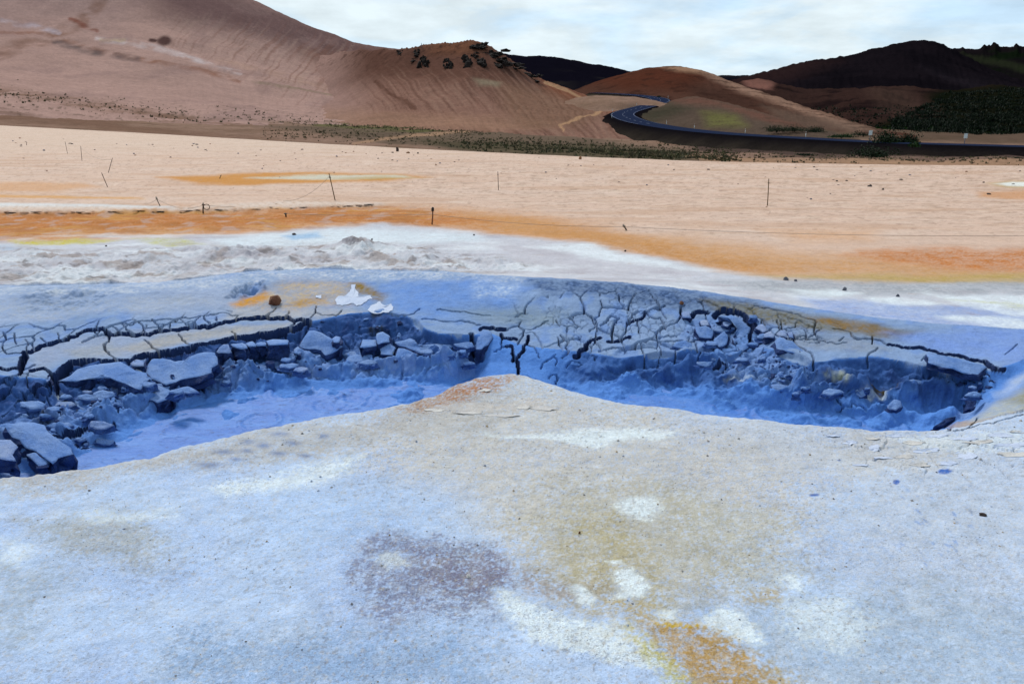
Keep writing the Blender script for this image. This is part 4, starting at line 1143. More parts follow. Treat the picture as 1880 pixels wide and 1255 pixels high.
# smaller plates lying loose on the slope between the big ones
rb = random.Random(321)
SPOTS = []
for k in range(26):
    px = rb.uniform(20, 200); SPOTS.append((px, np.interp(px, [0, 60, 120, 200], [790, 770, 755, 735]) + rb.gauss(0, 32), 0))
for k in range(26):
    px = rb.uniform(150, 560); SPOTS.append((px, np.interp(px, [150, 290, 400, 560], [745, 715, 690, 668]) + rb.gauss(0, 13), 0))
for k in range(20):
    px = rb.uniform(560, 870); SPOTS.append((px, np.interp(px, [560, 700, 870], [655, 648, 650]) + rb.gauss(0, 13), 0))
for k in range(26):
    px = rb.gauss(1345, 42); SPOTS.append((px, 625 + rb.gauss(0, 26), 1))
for k in range(14):
    px = rb.uniform(1430, 1800); SPOTS.append((px, np.interp(px, [1430, 1800], [705, 712]) + rb.gauss(0, 11), 1))
for k, (px, py, sd) in enumerate(SPOTS):
    w = rb.uniform(22, 58) * (1 if rb.random() < .65 else .5) * (.7 if sd else 1); h = w * rb.uniform(.20, .34)
    n = rb.choice([5, 6, 6, 7])
    ph = rb.uniform(0, 6.28)
    poly = [(px + w * .5 * math.cos(ph + 2 * math.pi * i / n) * rb.uniform(.6, 1.2), py + h * .5 * math.sin(ph + 2 * math.pi * i / n) * rb.uniform(.6, 1.2)) for i in range(n)]
    g_ = at(px, py)[0]
    zt = H_at(g_[0], g_[1]) + rb.uniform(.004, .022)
    me_, o_ = block_mesh('mud_plate', poly, zt, rb.uniform(.025, .05), 1500 + k, rb.uniform(.15, .5), .25, [M_crust, M_clay_mid] if rb.random() < .15 else [M_crust_blue, M_clay_mid], .008)
    ob = link('mud_plate', me_); ob.location = o_
    if sd == 0:
        part_ = 'left end' if px < 200 else 'middle' if px < 560 else 'right end'
        tag(ob, 'small broken plate of blue mud lying loose at the %s of the left pit' % part_, 'mud plate', 'loose mud plates at the %s of the left pit' % part_)
    else:
        part_ = 'on the collapsed heap' if px < 1425 else 'below the long lip'
        tag(ob, 'small broken plate of blue mud %s of the right pit' % part_, 'mud plate', 'loose mud plates %s of the right pit' % part_)


# ================================================================== stones and clods
def rock_mesh(name, sx, sy, sz, seed, mat, sub=2, rough=.28, flat=True):
    import bmesh
    bm = bmesh.new()
    bmesh.ops.create_icosphere(bm, subdivisions=sub, radius=1.0)
    r = random.Random(seed)
    from mathutils import noise as mn
    off = Vector((r.uniform(0, 50), r.uniform(0, 50), r.uniform(0, 50)))
    for v in bm.verts:
        p = v.co.copy()
        k = 1 + rough * mn.noise(p * 1.3 + off) * 1.6 + rough * .5 * mn.noise(p * 3.1 + off)
        # knock off facets
        v.co = p * k
    for _ in range(5):
        d = Vector((r.gauss(0, 1), r.gauss(0, 1), r.gauss(0, .7))).normalized(); lim = r.uniform(.55, .8)
        for v in bm.verts:
            t = v.co.dot(d)
            if t > lim:
                v.co -= d * (t - lim)
    for v in bm.verts:
        v.co = Vector((v.co.x * sx, v.co.y * sy, max(v.co.z, -.35) * sz))
    me_ = bpy.data.meshes.new(name)
    bm.to_mesh(me_); bm.free()
    me_.materials.append(mat)
    if not flat:
        me_.polygons.foreach_set('use_smooth', [True] * len(me_.polygons))
    return me_


def stone(px, py, wpx, hpx, label, mat, seed, cat='stone', name='stone', group=None, sub=2):
    p = at(px, py + hpx * .35)[0]
    m_ = p[1] * cs / FPX * 1.03
    o = link(name, rock_mesh(name, wpx * .5 * m_, wpx * .45 * m_, hpx * .75 * m_, seed, mat, sub))
    o.location = (p[0], p[1], H_at(p[0], p[1]) + hpx * .22 * m_)
    o.rotation_euler = (0, 0, random.Random(seed).uniform(0, 6.28))
    tag(o, label, cat, group)
    return o


stone(505, 551, 27, 20, 'rust red stone lying on the ochre patch of the left rim', M_rock_rust, 1, name='stone')
stone(498, 675, 25, 18, 'dark round boulder half sunk in the left mud pit', M_clay, 2, name='boulder', cat='boulder')
stone(730, 275, 6, 9, 'dark upright pointed stone near the far edge of the plain', M_rock, 3)
stone(749, 280, 8, 3, 'low flat rusty stone just right of the dark upright stone', M_rock_tan, 4)
stone(767, 281, 4, 3, 'tiny dark stone, second to the right of the upright stone', M_rock, 5)
stone(1065, 290, 7, 7, 'round tan stone standing at the far edge of the plain', M_rock_tan, 6)
stone(1442, 512, 14, 6, 'larger grey stone on the gravelly band right of centre', M_rock_grey, 7)
stone(1461, 515, 8, 4, 'smaller grey stone beside the larger one on the gravelly band', M_rock_grey, 8)
stone(1550, 531, 9, 7, 'upright dark grey stone at the edge of a white salt streak', M_rock_grey, 9)
stone(1648, 542, 8, 5, 'grey stone above the brightest white salt patch', M_rock_grey, 10)
stone(1252, 556, 9, 8, 'small rust red stone on the blue rim above the right pit', M_rock_rust, 11)
stone(1804, 944, 15, 6, 'dark flat fleck of stone lying on the pale mound at right', M_rock, 12)
stone(195, 451, 5, 2.5, 'dark pebble on white crust below the yellow sulphur streak', M_rock, 13)
stone(541, 430, 9, 3.5, 'dark stone beside the pale blue salt puddle', M_rock, 14)
stone(683, 441, 4, 3, 'lone dark pebble on the white belt near the middle', M_rock, 15)
stone(870, 431, 4, 3, 'dark pebble at the top edge of the white belt', M_rock, 16)
stone(1148, 460, 5, 3, 'small dark stone where the white belt meets the orange soil', M_rock, 17)
stone(1815, 355, 9, 4, 'dark stone left of the ochre ring at the right edge', M_rock, 18)
stone(1597, 341, 10, 4, 'dark split stone on the plain right of the tall post', M_rock, 19)
stone(1621, 347, 5, 3.5, 'small dark stone beside the split stone on the plain', M_rock, 20)
stone(1064, 975, 6, 6, 'small brown stone on the olive tinted part of the mound', M_rock_tan, 21)
stone(860, 1056, 12, 8, 'pale tan stone on the violet brown patch', M_flake_tan, 22)
stone(1720, 864, 4, 3, 'tiny pale pebble by the blue splash on the mound', M_rock_grey, 23)
protos = [rock_mesh('stone', 1, .8, .7, 40 + i, mt, 1) for i, mt in enumerate([M_rock, M_rock, M_rock_tan, M_rock_grey, M_rock])]
rs = random.Random(99)
for k in range(120):
    px = rs.uniform(0, 1880)
    top = np.interp(px, [0, 700, 1300, 1880], [245, 276, 300, 308])
    py = top + abs(rs.gauss(0, 26)) + 2
    if py > 420:
        continue
    p = at(px, py)[0]
    w = rs.uniform(1.1, 3.4) * p[1] / FPX
    o = link('stone', protos[k % 5])
    o.location = (p[0], p[1], H_at(p[0], p[1]) + w * .1)
    o.scale = (w, w, w * rs.uniform(.5, .9)); o.rotation_euler = (0, 0, rs.uniform(0, 6.28))
    hue = ['dark', 'dark', 'tan', 'grey', 'dark'][k % 5]
    side = 'left of the tall leaning wooden post' if px < 604 else 'between the leaning and the lone middle post' if px < 914 else 'between the lone middle post and the tallest post' if px < 1410 else 'right of the tallest post'
    tag(o, 'small %s stone on the pink plain, %s' % (hue, side), 'stone', '%s stones scattered %s' % (hue, side))
for k in range(58):
    px = rs.uniform(-10, 690)
    py = np.interp(px, [p_[0] for p_ in L_pts], [p_[1] for p_ in L_pts]) + rs.uniform(-1.0, 1.5)
    p = at(px, py)[0]
    w = rs.uniform(2.5, 7.5) * p[1] / FPX
    o = link('crust_lump', protos[[0, 2, 1, 2, 4][k % 5]])
    o.location = (p[0], p[1], H_at(p[0], p[1]) + .002)
    o.scale = (w * rs.uniform(.8, 2.2), w * .45, w * rs.uniform(.10, .24)); o.rotation_euler = (0, 0, rs.gauss(0, .3))
    tag(o, 'dark crumb of crust along the lower edge of the white raked strip', 'crust lump', 'dark crust lumps along the strip edge')
clods = [rock_mesh('mud_clod', 1, .85, .8, 60 + i, [M_crust_blue, M_clay, M_crust_blue, M_clay][i], 2, .4) for i in range(4)]
for k in range(210):
    if k >= 130:
        px = rs.uniform(100, 600); py = np.interp(px, [100, 250, 400, 600], [775, 738, 692, 668]) + rs.gauss(0, 12)
    elif k < 62:
        px = rs.gauss(1420, 45); py = rs.gauss(678, 16)
    elif k < 84:
        px = rs.gauss(1300, 30); py = rs.gauss(612, 16)
    elif k < 104:
        px = rs.gauss(700, 50); py = rs.gauss(612, 16)
    else:
        px = rs.gauss(1790, 22); py = rs.gauss(708, 14)
    p = at(px, py)[0]
    w = (rs.uniform(1.8, 5.5) + (3 if rs.random() < .15 else 0)) * p[1] / FPX
    z = H_at(p[0], p[1])
    o = link('mud_clod', clods[k % 4])
    o.location = (p[0], p[1], z + w * .15)
    o.scale = (w, w, w * rs.uniform(.6, 1.1)); o.rotation_euler = (rs.gauss(0, .3), rs.gauss(0, .3), rs.uniform(0, 6.28))
    if k >= 130:
        tag(o, 'small blue clod among the fallen slabs of the left pit', 'mud clod', 'clods among the slabs of the left pit')
        continue
    lab = ('small blue clod in the crumbled heap at the left of the right pit' if k < 62 else 'small blue clod on the collapsed heap under the arched fissure' if k < 84 else
           'small blue clod on the dark back wall of the left pit' if k < 104 else 'small dark clod at the right end of the right pit')
    tag(o, lab, 'mud clod', ['crumbled clods in the right pit', 'clods on the collapsed heap', 'clods on the left back wall', 'clods at the right end'][0 if k < 62 else 1 if k < 84 else 2 if k < 104 else 3])

# peeling flakes: thin pieces of the ground's film
FL = [(890, 716, 20, 6), (1000, 750, 34, 6), (800, 752, 26, 5), (860, 758, 40, 5), (920, 762, 44, 5), (960, 748, 24, 4), (1600, 806, 24, 6), (1606, 822, 18, 10), (1640, 800, 30, 5), (1680, 812, 30, 7), (1700, 826, 36, 8), (1770, 806, 40, 7), (1800, 812, 44, 7), (1775, 836, 34, 12),
      (1850, 818, 44, 8), (1865, 834, 50, 8), (1840, 800, 40, 6), (1720, 800, 30, 5), (1690, 852, 26, 6), (1560, 812, 22, 5), (1620, 840, 26, 6), (1660, 836, 26, 6), (1740, 850, 28, 7), (1530, 800, 22, 4), (1870, 792, 34, 5), (1580, 852, 24, 5)]


def flake(px, py, w, h, seed, dz_=.0015, poly=None, mat=None):
    r = random.Random(seed)
    n = 15
    w *= 1.5; h *= 1.15
    if poly is None:
        poly = [(px + w * .5 * math.cos(t) * r.uniform(.5, 1.15), py + h * .5 * math.sin(t) * r.uniform(.4, 1.2)) for t in [2 * math.pi * i / n for i in range(n)]]
    P = at([p[0] for p in poly], [p[1] for p in poly])
    zz_ = np.array([H_at(a, b) for a, b in P[:, :2]])
    n = len(poly)
    cx, cy = P[:, 0].mean(), P[:, 1].mean()
    V = []
    ph = r.uniform(0, 6.28)
    for i in range(n):
        lift = .005 * max(0, math.cos(2 * math.pi * i / n - ph)) ** 2 + r.uniform(0, .0012)
        V.append((P[i, 0], P[i, 1], zz_[i] + dz_ + lift))
    for i in range(n):
        V.append((P[i, 0], P[i, 1], V[i][2] - .0022))
    zc_ = H_at(cx, cy) + dz_
    V.append((cx, cy, zc_)); V.append((cx, cy, zc_ - .0022))
    F = []
    for i in range(n):
        j = (i + 1) % n
        F += [(2 * n, i, j), (2 * n + 1, n + j, n + i), (i, n + i, n + j), (i, n + j, j)]
    ar = sum(P[i, 0] * P[(i + 1) % n, 1] - P[(i + 1) % n, 0] * P[i, 1] for i in range(n))
    if ar < 0:
        F = [f[::-1] for f in F]
    return link('mud_flake', np_mesh('mud_flake', V, F, None, False, [mat or M_flake]), ground)


for k, (a, b, c, d) in enumerate(FL):
    flake(a, b, c, d, 700 + k, mat=M_flake_tan if a < 1100 or k % 3 == 0 else M_flake)
for k, poly in enumerate([[(615, 552), (632, 545), (642, 536), (645, 524), (653, 523), (656, 535), (658, 545), (680, 543), (684, 549), (668, 556), (655, 562), (640, 558), (628, 561), (618, 560)],
                          [(675, 570), (684, 561), (698, 555), (704, 561), (718, 558), (721, 570), (704, 575), (682, 576)], [(580, 544), (590, 543), (590, 549), (580, 548)]]):
    flake(0, 0, 0, 0, 760 + k, .004, jag(poly + [poly[0]], .16, 2, 40 + k)[:-1])

# gravel grains on the mound: one uncountable scatter
def gravel():
    n = 5200
    yy = 1.55 + 3.2 * rng.random(n) ** 1.25
    uu = rng.uniform(-.74, .74, n)
    j = np.clip(np.searchsorted(U, uu), 0, NC - 1)
    ok = yy < yN[j] - .03
    yy = yy[ok]; uu = uu[ok]; j = j[ok]; n = len(yy)
    i = np.clip(np.searchsorted(Y1, yy), 0, NR - 1)
    x = uu * yy; z = ZF[i, j]
    s = rng.uniform(.0009, .0026, n) * (1 + 1.4 * (rng.random(n) < .06)) * np.clip(yy / 2.6, .75, 1.6)
    base = np.array([(1, 0, 0), (0, 1, 0), (-1, 0, 0), (0, -1, 0), (0, 0, .8), (0, 0, -.5)])
    V = base[None] * s[:, None, None] * rng.uniform(.6, 1.3, (n, 6, 1))
    a = rng.uniform(0, 6.28, n); ca, sa = np.cos(a), np.sin(a)
    V = np.stack([V[..., 0] * ca[:, None] - V[..., 1] * sa[:, None], V[..., 0] * sa[:, None] + V[..., 1] * ca[:, None], V[..., 2]], -1)
    V += np.stack([x, yy, z + s * .25], -1)[:, None, :]
    t = np.array([(0, 1, 4), (1, 2, 4), (2, 3, 4), (3, 0, 4), (1, 0, 5), (2, 1, 5), (3, 2, 5), (0, 3, 5)])
    F = (t[None] + (np.arange(n) * 6)[:, None, None]).reshape(-1, 3)
    pal = np.array([alb(196, 190, 186), alb(150, 146, 150), alb(206, 186, 160), alb(178, 190, 216), alb(160, 152, 148), alb(204, 178, 146)])
    c = pal[rng.integers(0, 6, n)]
    return np_mesh('gravel', V.reshape(-1, 3), F, np.repeat(c, 6, 0), False, [M_ground.m])


tag(link('gravel', gravel()), 'fine loose grit lying over the pale mound', 'gravel', kind='stuff')


# ================================================================== posts and ropes
def tube(name, pts, rad, mat, sides=6, parent=None, closed=False):
    P = [Vector(p) for p in pts]
    V = []; F = []
    n = len(P)
    for i, p in enumerate(P):
        t = (P[(i + 1) % n] - P[i - 1]) if closed else (P[min(i + 1, n - 1)] - P[max(i - 1, 0)])
        t.normalize()
        a = t.orthogonal().normalized() if abs(t.z) > .9 else t.cross(Vector((0, 0, 1))).normalized()
        b = t.cross(a)
        r_ = rad[i] if isinstance(rad, (list, tuple)) else rad
        for k in range(sides):
            w = 2 * math.pi * k / sides
            V.append(p + (a * math.cos(w) + b * math.sin(w)) * r_)
    m_ = n if closed else n - 1
    for i in range(m_):
        for k in range(sides):
            k2 = (k + 1) % sides; i2 = (i + 1) % n
            F.append((i * sides + k, i * sides + k2, i2 * sides + k2, i2 * sides + k))
    if not closed:
        F2 = [tuple(range(sides))[::-1], tuple((n - 1) * sides + k for k in range(sides))]
    else:
        F2 = []
    me_ = bpy.data.meshes.new(name)
    me_.from_pydata([tuple(v) for v in V], [], F + F2)
    me_.polygons.foreach_set('use_smooth', [True] * len(me_.polygons))
    me_.materials.append(mat)
    return link(name, me_, parent)


def post(bx, by, tx, ty, label, mat=M_iron, rad=.007, knot=None):
    """a thin stake from its foot (bx,by) to its head (tx,ty)"""
    p = at(bx, by)[0]
    foot = Vector((p[0], p[1], H_at(p[0], p[1])))
    hx, hy, hz = at_d(tx, ty, p[1] - .02)
    head = Vector((float(hx), float(hy), float(hz)))
    root = bpy.data.objects.new('rope_post', None)
    root.location = foot; root.empty_display_size = .1
    C.objects.link(root)
    tag(root, label, 'post', 'thin rope posts on the plain')
    d = head - foot
    tube('stake', [-d * .12, d * .5 + Vector((random.gauss(0, .004), 0, 0)), d], [rad * 1.05, rad, rad * .9], mat, 7, root)
    L = d.length
    hd = d.normalized()
    if knot == 'ring':
        c = d * .80 + Vector((.055, 0, -.03))
        tube('loop', [c + Vector((math.cos(t) * .05, 0, math.sin(t) * .045)) for t in [2 * math.pi * i / 18 for i in range(18)]], .006, M_iron, 5, root, True)
    if knot in ('ring', 'knot', 'cap'):
        kk = d * (.93 if knot == 'cap' else .86)
        r_ = .022 if knot == 'cap' else .016
        tube('rope_knot' if knot != 'cap' else 'cap', [kk - hd * .03, kk, kk + hd * .03], [r_ * .7, r_, r_ * .7], M_rope if knot != 'cap' else M_iron, 8, root)
    tube('eyelet', [d * .84 + Vector((math.cos(t) * rad * 2, math.sin(t) * rad * 2, 0)) for t in [2 * math.pi * i / 10 for i in range(10)]], rad * .5, M_iron, 4, root, True)
    return foot, head


P1 = post(124, 282, 119.5, 260, 'far thin post leaning left, farthest but one in the left row')
P2 = post(150.5, 295, 148, 268, 'thin upright post right of the farthest leaning one')
P3 = post(199, 317, 206.5, 290, 'post leaning to the right above a dark smear')
P4 = post(197.5, 343, 186.5, 317, 'post leaning to the left just below the right-leaning one')
P5 = post(294, 378, 286.5, 362, 'short slanted post with a rope knot on the raked white strip', knot='knot')
P6 = post(373, 391, 373, 373, 'short post with a round loop at the edge of the orange bank', knot='ring', rad=.011)
P7 = post(403, 328, 406, 321, 'tiny slanted stub on the ochre patch', rad=.008)
P8 = post(615, 367, 604, 318, 'tall leaning wooden post at the right end of the raked strip', M_woodpost, .009, 'knot')
P9 = post(793, 411, 794.5, 382, 'short post with a thick cap standing in the orange soil', M_rock_rust, .010, 'cap')
P10 = post(915, 349, 914, 315, 'upright thin post alone in the middle of the plain')
P11 = post(1409, 377, 1411.5, 328, 'tallest upright post on the right half of the plain', M_woodpost, .008)
P12 = post(1150, 422, 1145, 414, 'tiny stub holding the rope where the pale soil turns orange', rad=.010, knot='knot')
P13 = post(49, 267, 49, 261, 'tiny far post at the left edge of the plain', rad=.010)
P14 = post(525, 398, 524, 391, 'little grey peg on the orange bank below the white strip', rad=.012)


def rope(pts, label, rad=.0028, sag=0):
    o = tube('rope', pts, rad, M_rope, 5)
    tag(o, label, 'rope', 'thin ropes between the posts')


def gpt(px, py, lift=.012):
    p = at(px, py)[0]
    return Vector((p[0], p[1], H_at(p[0], p[1]) + lift))


def hang(a, b, sag, n=12):
    return [a.lerp(b, t) + Vector((0, 0, -sag * 4 * t * (1 - t))) for t in [i / n for i in range(n + 1)]]


h8 = P8[0].lerp(P8[1], .9); h9 = P9[0].lerp(P9[1], .62); h12 = P12[0].lerp(P12[1], .75); h6 = P6[0].lerp(P6[1], .8); h5 = P5[0].lerp(P5[1], .8); h2 = P2[0].lerp(P2[1], .9); h3 = P3[0].lerp(P3[1], .9); h14 = P14[0].lerp(P14[1], .8)
rope(hang(h8, gpt(520, 370), .12), 'slack rope falling from the tall leaning wooden post to the strip')
rope(hang(h5, gpt(265, 374), .03), 'rope drooping left from the slanted post on the white strip')
rope(hang(h5, h6, .10), 'rope hanging between the slanted post and the looped post')
rope(hang(h14, h9, .02), 'thin rope from the grey peg to the capped post over orange soil')
rope(hang(h9, h12, .05), 'thin rope from the capped post to the tiny stub')
rope(hang(h12, gpt(1960, 456, .16), .05), 'long thin rope running right from the tiny stub across the soil')
rope(hang(h2, h3, .14), 'pale rope sagging between the far upright and right-leaning posts')
rope(hang(h6, gpt(520, 372), .05), 'rope lying from the looped post along the furrows')


# ================================================================== far country: lofted sheets
def sheet(name, rows, px0, px1, dpx, nsub, colour, rough=0.0, rsc=.02, gully=0.0, seed=0, back=None, mat=None, jagged=None, kind='structure'):
    """rows of (image pixel x, image pixel y, metres ahead); hills get a real back slope"""
    cx_ = np.arange(px0, px1 + dpx, dpx, dtype=float)
    R = []
    for r_ in rows:
        a = np.array(r_, float)
        py = np.interp(cx_, a[:, 0], a[:, 1]); D = np.interp(cx_, a[:, 0], a[:, 2])
        k = np.array([.25, .5, .25])
        for _ in range(3):
            py[1:-1] = np.convolve(py, k, 'valid'); D[1:-1] = np.convolve(D, k, 'valid')
        x, y, z = at_d(cx_, py, D)
        R.append(np.stack([x, y, z], -1))
    if back:
        d_, drop = back
        c = R[-1]
        uv = c[:, :2] / np.linalg.norm(c[:, :2], axis=1, keepdims=True)
        for f, g in ((.08, .03), (.35, .3), (1.0, 1.0)):
            nx = c.copy(); nx[:, :2] += uv * d_ * f; nx[:, 2] -= drop * g + 0
            R.append(nx)
    R = np.array(R)
    n = len(R)
    out = []; tt = []
    for i in range(n - 1):
        p0 = R[max(i - 1, 0)]; p1 = R[i]; p2 = R[i + 1]; p3 = R[min(i + 2, n - 1)]
        ns = nsub[min(i, len(nsub) - 1)]
        for s in range(ns):
            t = s / ns
            h = p1 + (p2 - p1) * t
            cr_ = .5 * ((2 * p1) + (-p0 + p2) * t + (2 * p0 - 5 * p1 + 4 * p2 - p3) * t * t + (-p0 + 3 * p1 - 3 * p2 + p3) * t ** 3)
            out.append(h * .4 + cr_ * .6); tt.append(i + t)
    out.append(R[-1]); tt.append(n - 1)
    G = np.array(out)
    x, y, z = [G[..., i].astype(f32) for i in range(3)]
    tt = np.repeat(np.array(tt)[:, None], len(cx_), 1)
    gx, gy = to_pixel(x, y, z)
    gx = gx.astype(f32); gy = gy.astype(f32)
    if rough:
        z = z + rough * fbm(x * rsc, y * rsc, 6, seed + 1, .55)
    if jagged is not None:
        z = z + jagged(gx, tt)
    if gully:
        sft = gx + (tt - tt.min()) * 18 + 10 * fbm(x * .02, y * .02, 3, seed + 5)
        z = z + gully * fbm(sft / 9.0, tt * 1.1, 4, seed + 7)
    colr = np.zeros(x.shape + (3,), f32)
    env = dict(px=gx, py=gy, t=tt, x=x, y=y, z=z)
    colour(colr, env)
    me_ = np_mesh(name, np.stack([x, y, z], -1).reshape(-1, 3), grid_faces(*x.shape), colr.reshape(-1, 3), True, [(mat or M_hill).m])
    o = tag(link(name, me_), kind=kind)
    return o, env


def put(colr, m_, c):
    colr += (np.asarray(c, f32) - colr) * np.clip(m_, 0, 1)[..., None]


def on(env, px, py, tmax=None):
    d = ((env['px'] - px) / 1.0) ** 2 + (env['py'] - py) ** 2
    if tmax is not None:
        d = d + 1e6 * (env['t'] > tmax)
    i = np.unravel_index(np.argmin(d), d.shape)
    return Vector((float(env['x'][i]), float(env['y'][i]), float(env['z'][i])))


# wide base under everything
def far_col(c, e):
    put(c, 1 + 0 * e['px'], alb(84, 66, 58))


gx_ = np.linspace(-6000, 6000, 60); gy_ = np.linspace(-400, 7500, 60)
XG, YG = np.meshgrid(gx_, gy_)
me = np_mesh('terrain', np.stack([XG, YG, np.full_like(XG, -16.0)], -1).reshape(-1, 3), grid_faces(60, 60), np.tile(alb(70, 56, 50), (3600, 1)), True, [M_low.m])
tag(link('terrain', me), kind='structure')


def low_col(c, e):
    px, py, x, y = e['px'], e['py'], e['x'], e['y']
    put(c, 1 + 0 * px, alb(146, 116, 102))
    put(c, sstep(-.1, .5, fbm(x * .06, y * .06, 4, 401)) * .6, alb(124, 96, 80))
    put(c, sstep(.05, .5, fbm(x * .25, y * .2, 5, 403)) * .5, alb(112, 92, 76))
    wob = 5 * fbm(x * .08, y * .08, 3, 405)
    put(c, poly_mask(px, py + wob, [(480, 232), (700, 228), (900, 236), (1050, 250), (1250, 275), (1350, 292), (1000, 284), (700, 262)], 7, 4) * .8, alb(98, 84, 72))
    put(c, poly_mask(px, py + wob, [(760, 258), (960, 262), (1150, 272), (1330, 290), (1330, 300), (900, 284)], 6, 4) * .7, alb(78, 72, 56))
    put(c, poly_mask(px, py + wob, [(560, 222), (760, 230), (860, 236), (760, 242), (580, 232)], 3, 4) * .7, alb(96, 96, 60))
    put(c, poly_mask(px, py + wob, [(-300, 168), (0, 170), (140, 200), (250, 232), (500, 254), (300, 246), (0, 222), (-300, 215)], 7, 4) * .8, alb(122, 92, 78))
    put(c, sstep(4, 1.5, line_dist(px, py + wob * .4, [(650, 264), (720, 252), (780, 248), (840, 242), (910, 235)], 10)) * .8, alb(168, 132, 108))
    put(c, poly_mask(px, py + wob, [(1250, 283), (1400, 291), (1600, 294), (2200, 296), (2200, 312), (1300, 300)], 4, 4) * .9, alb(164, 128, 104))
    put(c, poly_mask(px, py + wob, [(1240, 262), (1500, 275), (2200, 282), (2200, 292), (1500, 288), (1280, 278)], 4, 4) * .8, alb(58, 48, 48))
    put(c, poly_mask(px, py, [(1340, 228), (1900, 240), (2300, 245), (2300, 264), (1880, 266), (1500, 252)], 4, 4) * .7, alb(70, 58, 48))


low, LOW = sheet('lowland', [
    [(-700, 236, 100), (0, 239, 100), (300, 252, 92), (500, 262, 88), (900, 286, 80), (1300, 303, 72), (1880, 311, 70), (2600, 311, 70)],
    [(-700, 222, 122), (0, 228, 122), (300, 242, 118), (500, 252, 112), (900, 270, 104), (1100, 270, 112), (1300, 283, 98), (1500, 289, 92), (1880, 293, 90), (2600, 293, 90)],
    [(-700, 206, 150), (0, 212, 150), (300, 231, 150), (600, 241, 150), (900, 249, 150), (1040, 247, 180), (1120, 250, 188), (1250, 264, 160), (1400, 276, 134), (1600, 285, 116), (1880, 289, 102), (2600, 289, 102)],
    [(-700, 203, 240), (0, 206, 240), (600, 220, 240), (900, 224, 240), (1060, 215, 240), (1120, 213, 238), (1165, 209, 248), (1200, 212, 240), (1400, 232, 190), (1600, 250, 160), (1880, 258, 150), (2600, 258, 150)],
    [(-700, 202, 420), (600, 206, 420), (900, 200, 400), (1000, 188, 370), (1090, 176, 362), (1160, 178, 350), (1230, 188, 340), (1300, 206, 380), (1600, 224, 420), (2600, 226, 420)],
    [(-700, 203, 1400), (1100, 203, 1400), (2600, 206, 1400)]], -700, 2600, 4, [22, 26, 26, 16, 10], low_col, rough=.35, rsc=.12, seed=411, mat=M_low)


def hillE(c, e):
    px, py, x, y, t = e['px'], e['py'], e['x'], e['y'], e['t']
    put(c, 1 + 0 * px, alb(178, 143, 134))
    put(c, poly_mask(px, py, [(250, -40), (480, 0), (760, 90), (760, 130), (600, 110), (430, 60), (300, 30), (200, -60)], 22, 3) * .9, alb(108, 82, 82))
    put(c, poly_mask(px, py, [(-400, -200), (150, -100), (250, 0), (200, 60), (120, 40), (-400, 60)], 25, 3) * .6, alb(156, 128, 124))
    s = px + .9 * py + 8 * fbm(x * .02, y * .02, 3, 421)
    g = fbm(s / 7.0, py / 60.0, 4, 423)
    zone_ = poly_mask(px, py, [(330, 30), (560, 60), (740, 100), (900, 230), (700, 225), (560, 190), (420, 130), (320, 80)], 30, 2)
    put(c, zone_ * sstep(.05, .5, g) * .5, alb(126, 88, 76))
    put(c, zone_ * sstep(.10, .5, -g) * .3, alb(182, 150, 136))
    put(c, poly_mask(px, py, [(560, 95), (760, 110), (820, 150), (700, 165), (600, 140)], 22, 2) * .5, alb(122, 78, 60))
    w = 5 * fbm(x * .03, y * .03, 4, 425)
    for a, b, cc, o in [([(0, 60), (80, 62), (180, 92), (380, 135), (440, 150)], 5, (142, 98, 82), .8), ([(190, -40), (185, 0), (172, 22), (150, 42), (90, 72), (40, 85), (0, 102)], 14, (128, 92, 78), .6), ([(180, 74), (240, 80), (330, 100), (400, 124), (440, 134)], 6, (206, 186, 186), .85),
                        ([(0, 38), (60, 46), (110, 60)], 5, (192, 176, 186), .7), ([(100, 76), (160, 92), (250, 108)], 7, (104, 88, 88), .8), ([(130, 36), (160, 50), (180, 58)], 5, (128, 78, 66), .8), ([(0, 205), (100, 222), (150, 238)], 6, (100, 74, 62), .6), ([(185, 75), (230, 76)], 3, (212, 186, 128), .7), ([(400, 110), (480, 128), (560, 150), (660, 176)], 6, (176, 140, 124), .5), ([(-100, 160), (60, 180), (250, 206), (500, 224), (700, 228)], 4, (122, 98, 84), .6), ([(0, 170), (150, 190), (320, 218), (480, 240)], 12, (128, 96, 80), .7), ([(460, 150), (640, 178)], 3, (110, 104, 74), .5), ([(800, 222), (840, 226), (900, 232)], 3, (190, 160, 140), .5)]:
        put(c, sstep(b * 1.3, b * .35, line_dist(px + w, py + w * .6, a, 30)) * o * np.clip(.6 + 1.2 * fbm(x * .15, y * .08, 3, 427), 0, 1), alb(*cc))
    gul = np.maximum(sstep(1.0, .5, np.hypot((px + w - 303) / 17, (py + w - 78) / 14)), sstep(1.0, .5, np.hypot((px + w - 284) / 11, (py + w - 79) / 6)))
    put(c, gul * .95, alb(82, 58, 56))
    put(c, sstep(.1, .5, fbm(x * .05, y * .02, 5, 429)) * .4, alb(150, 120, 116))
    sp = poly_mask(px, py, [(-200, 150), (300, 190), (600, 210), (700, 232), (400, 235), (-200, 200)], 15, 3)
    put(c, sp * sstep(.35, .5, fbm(x * .5, y * .35, 3, 431)) * .6, alb(84, 70, 58))


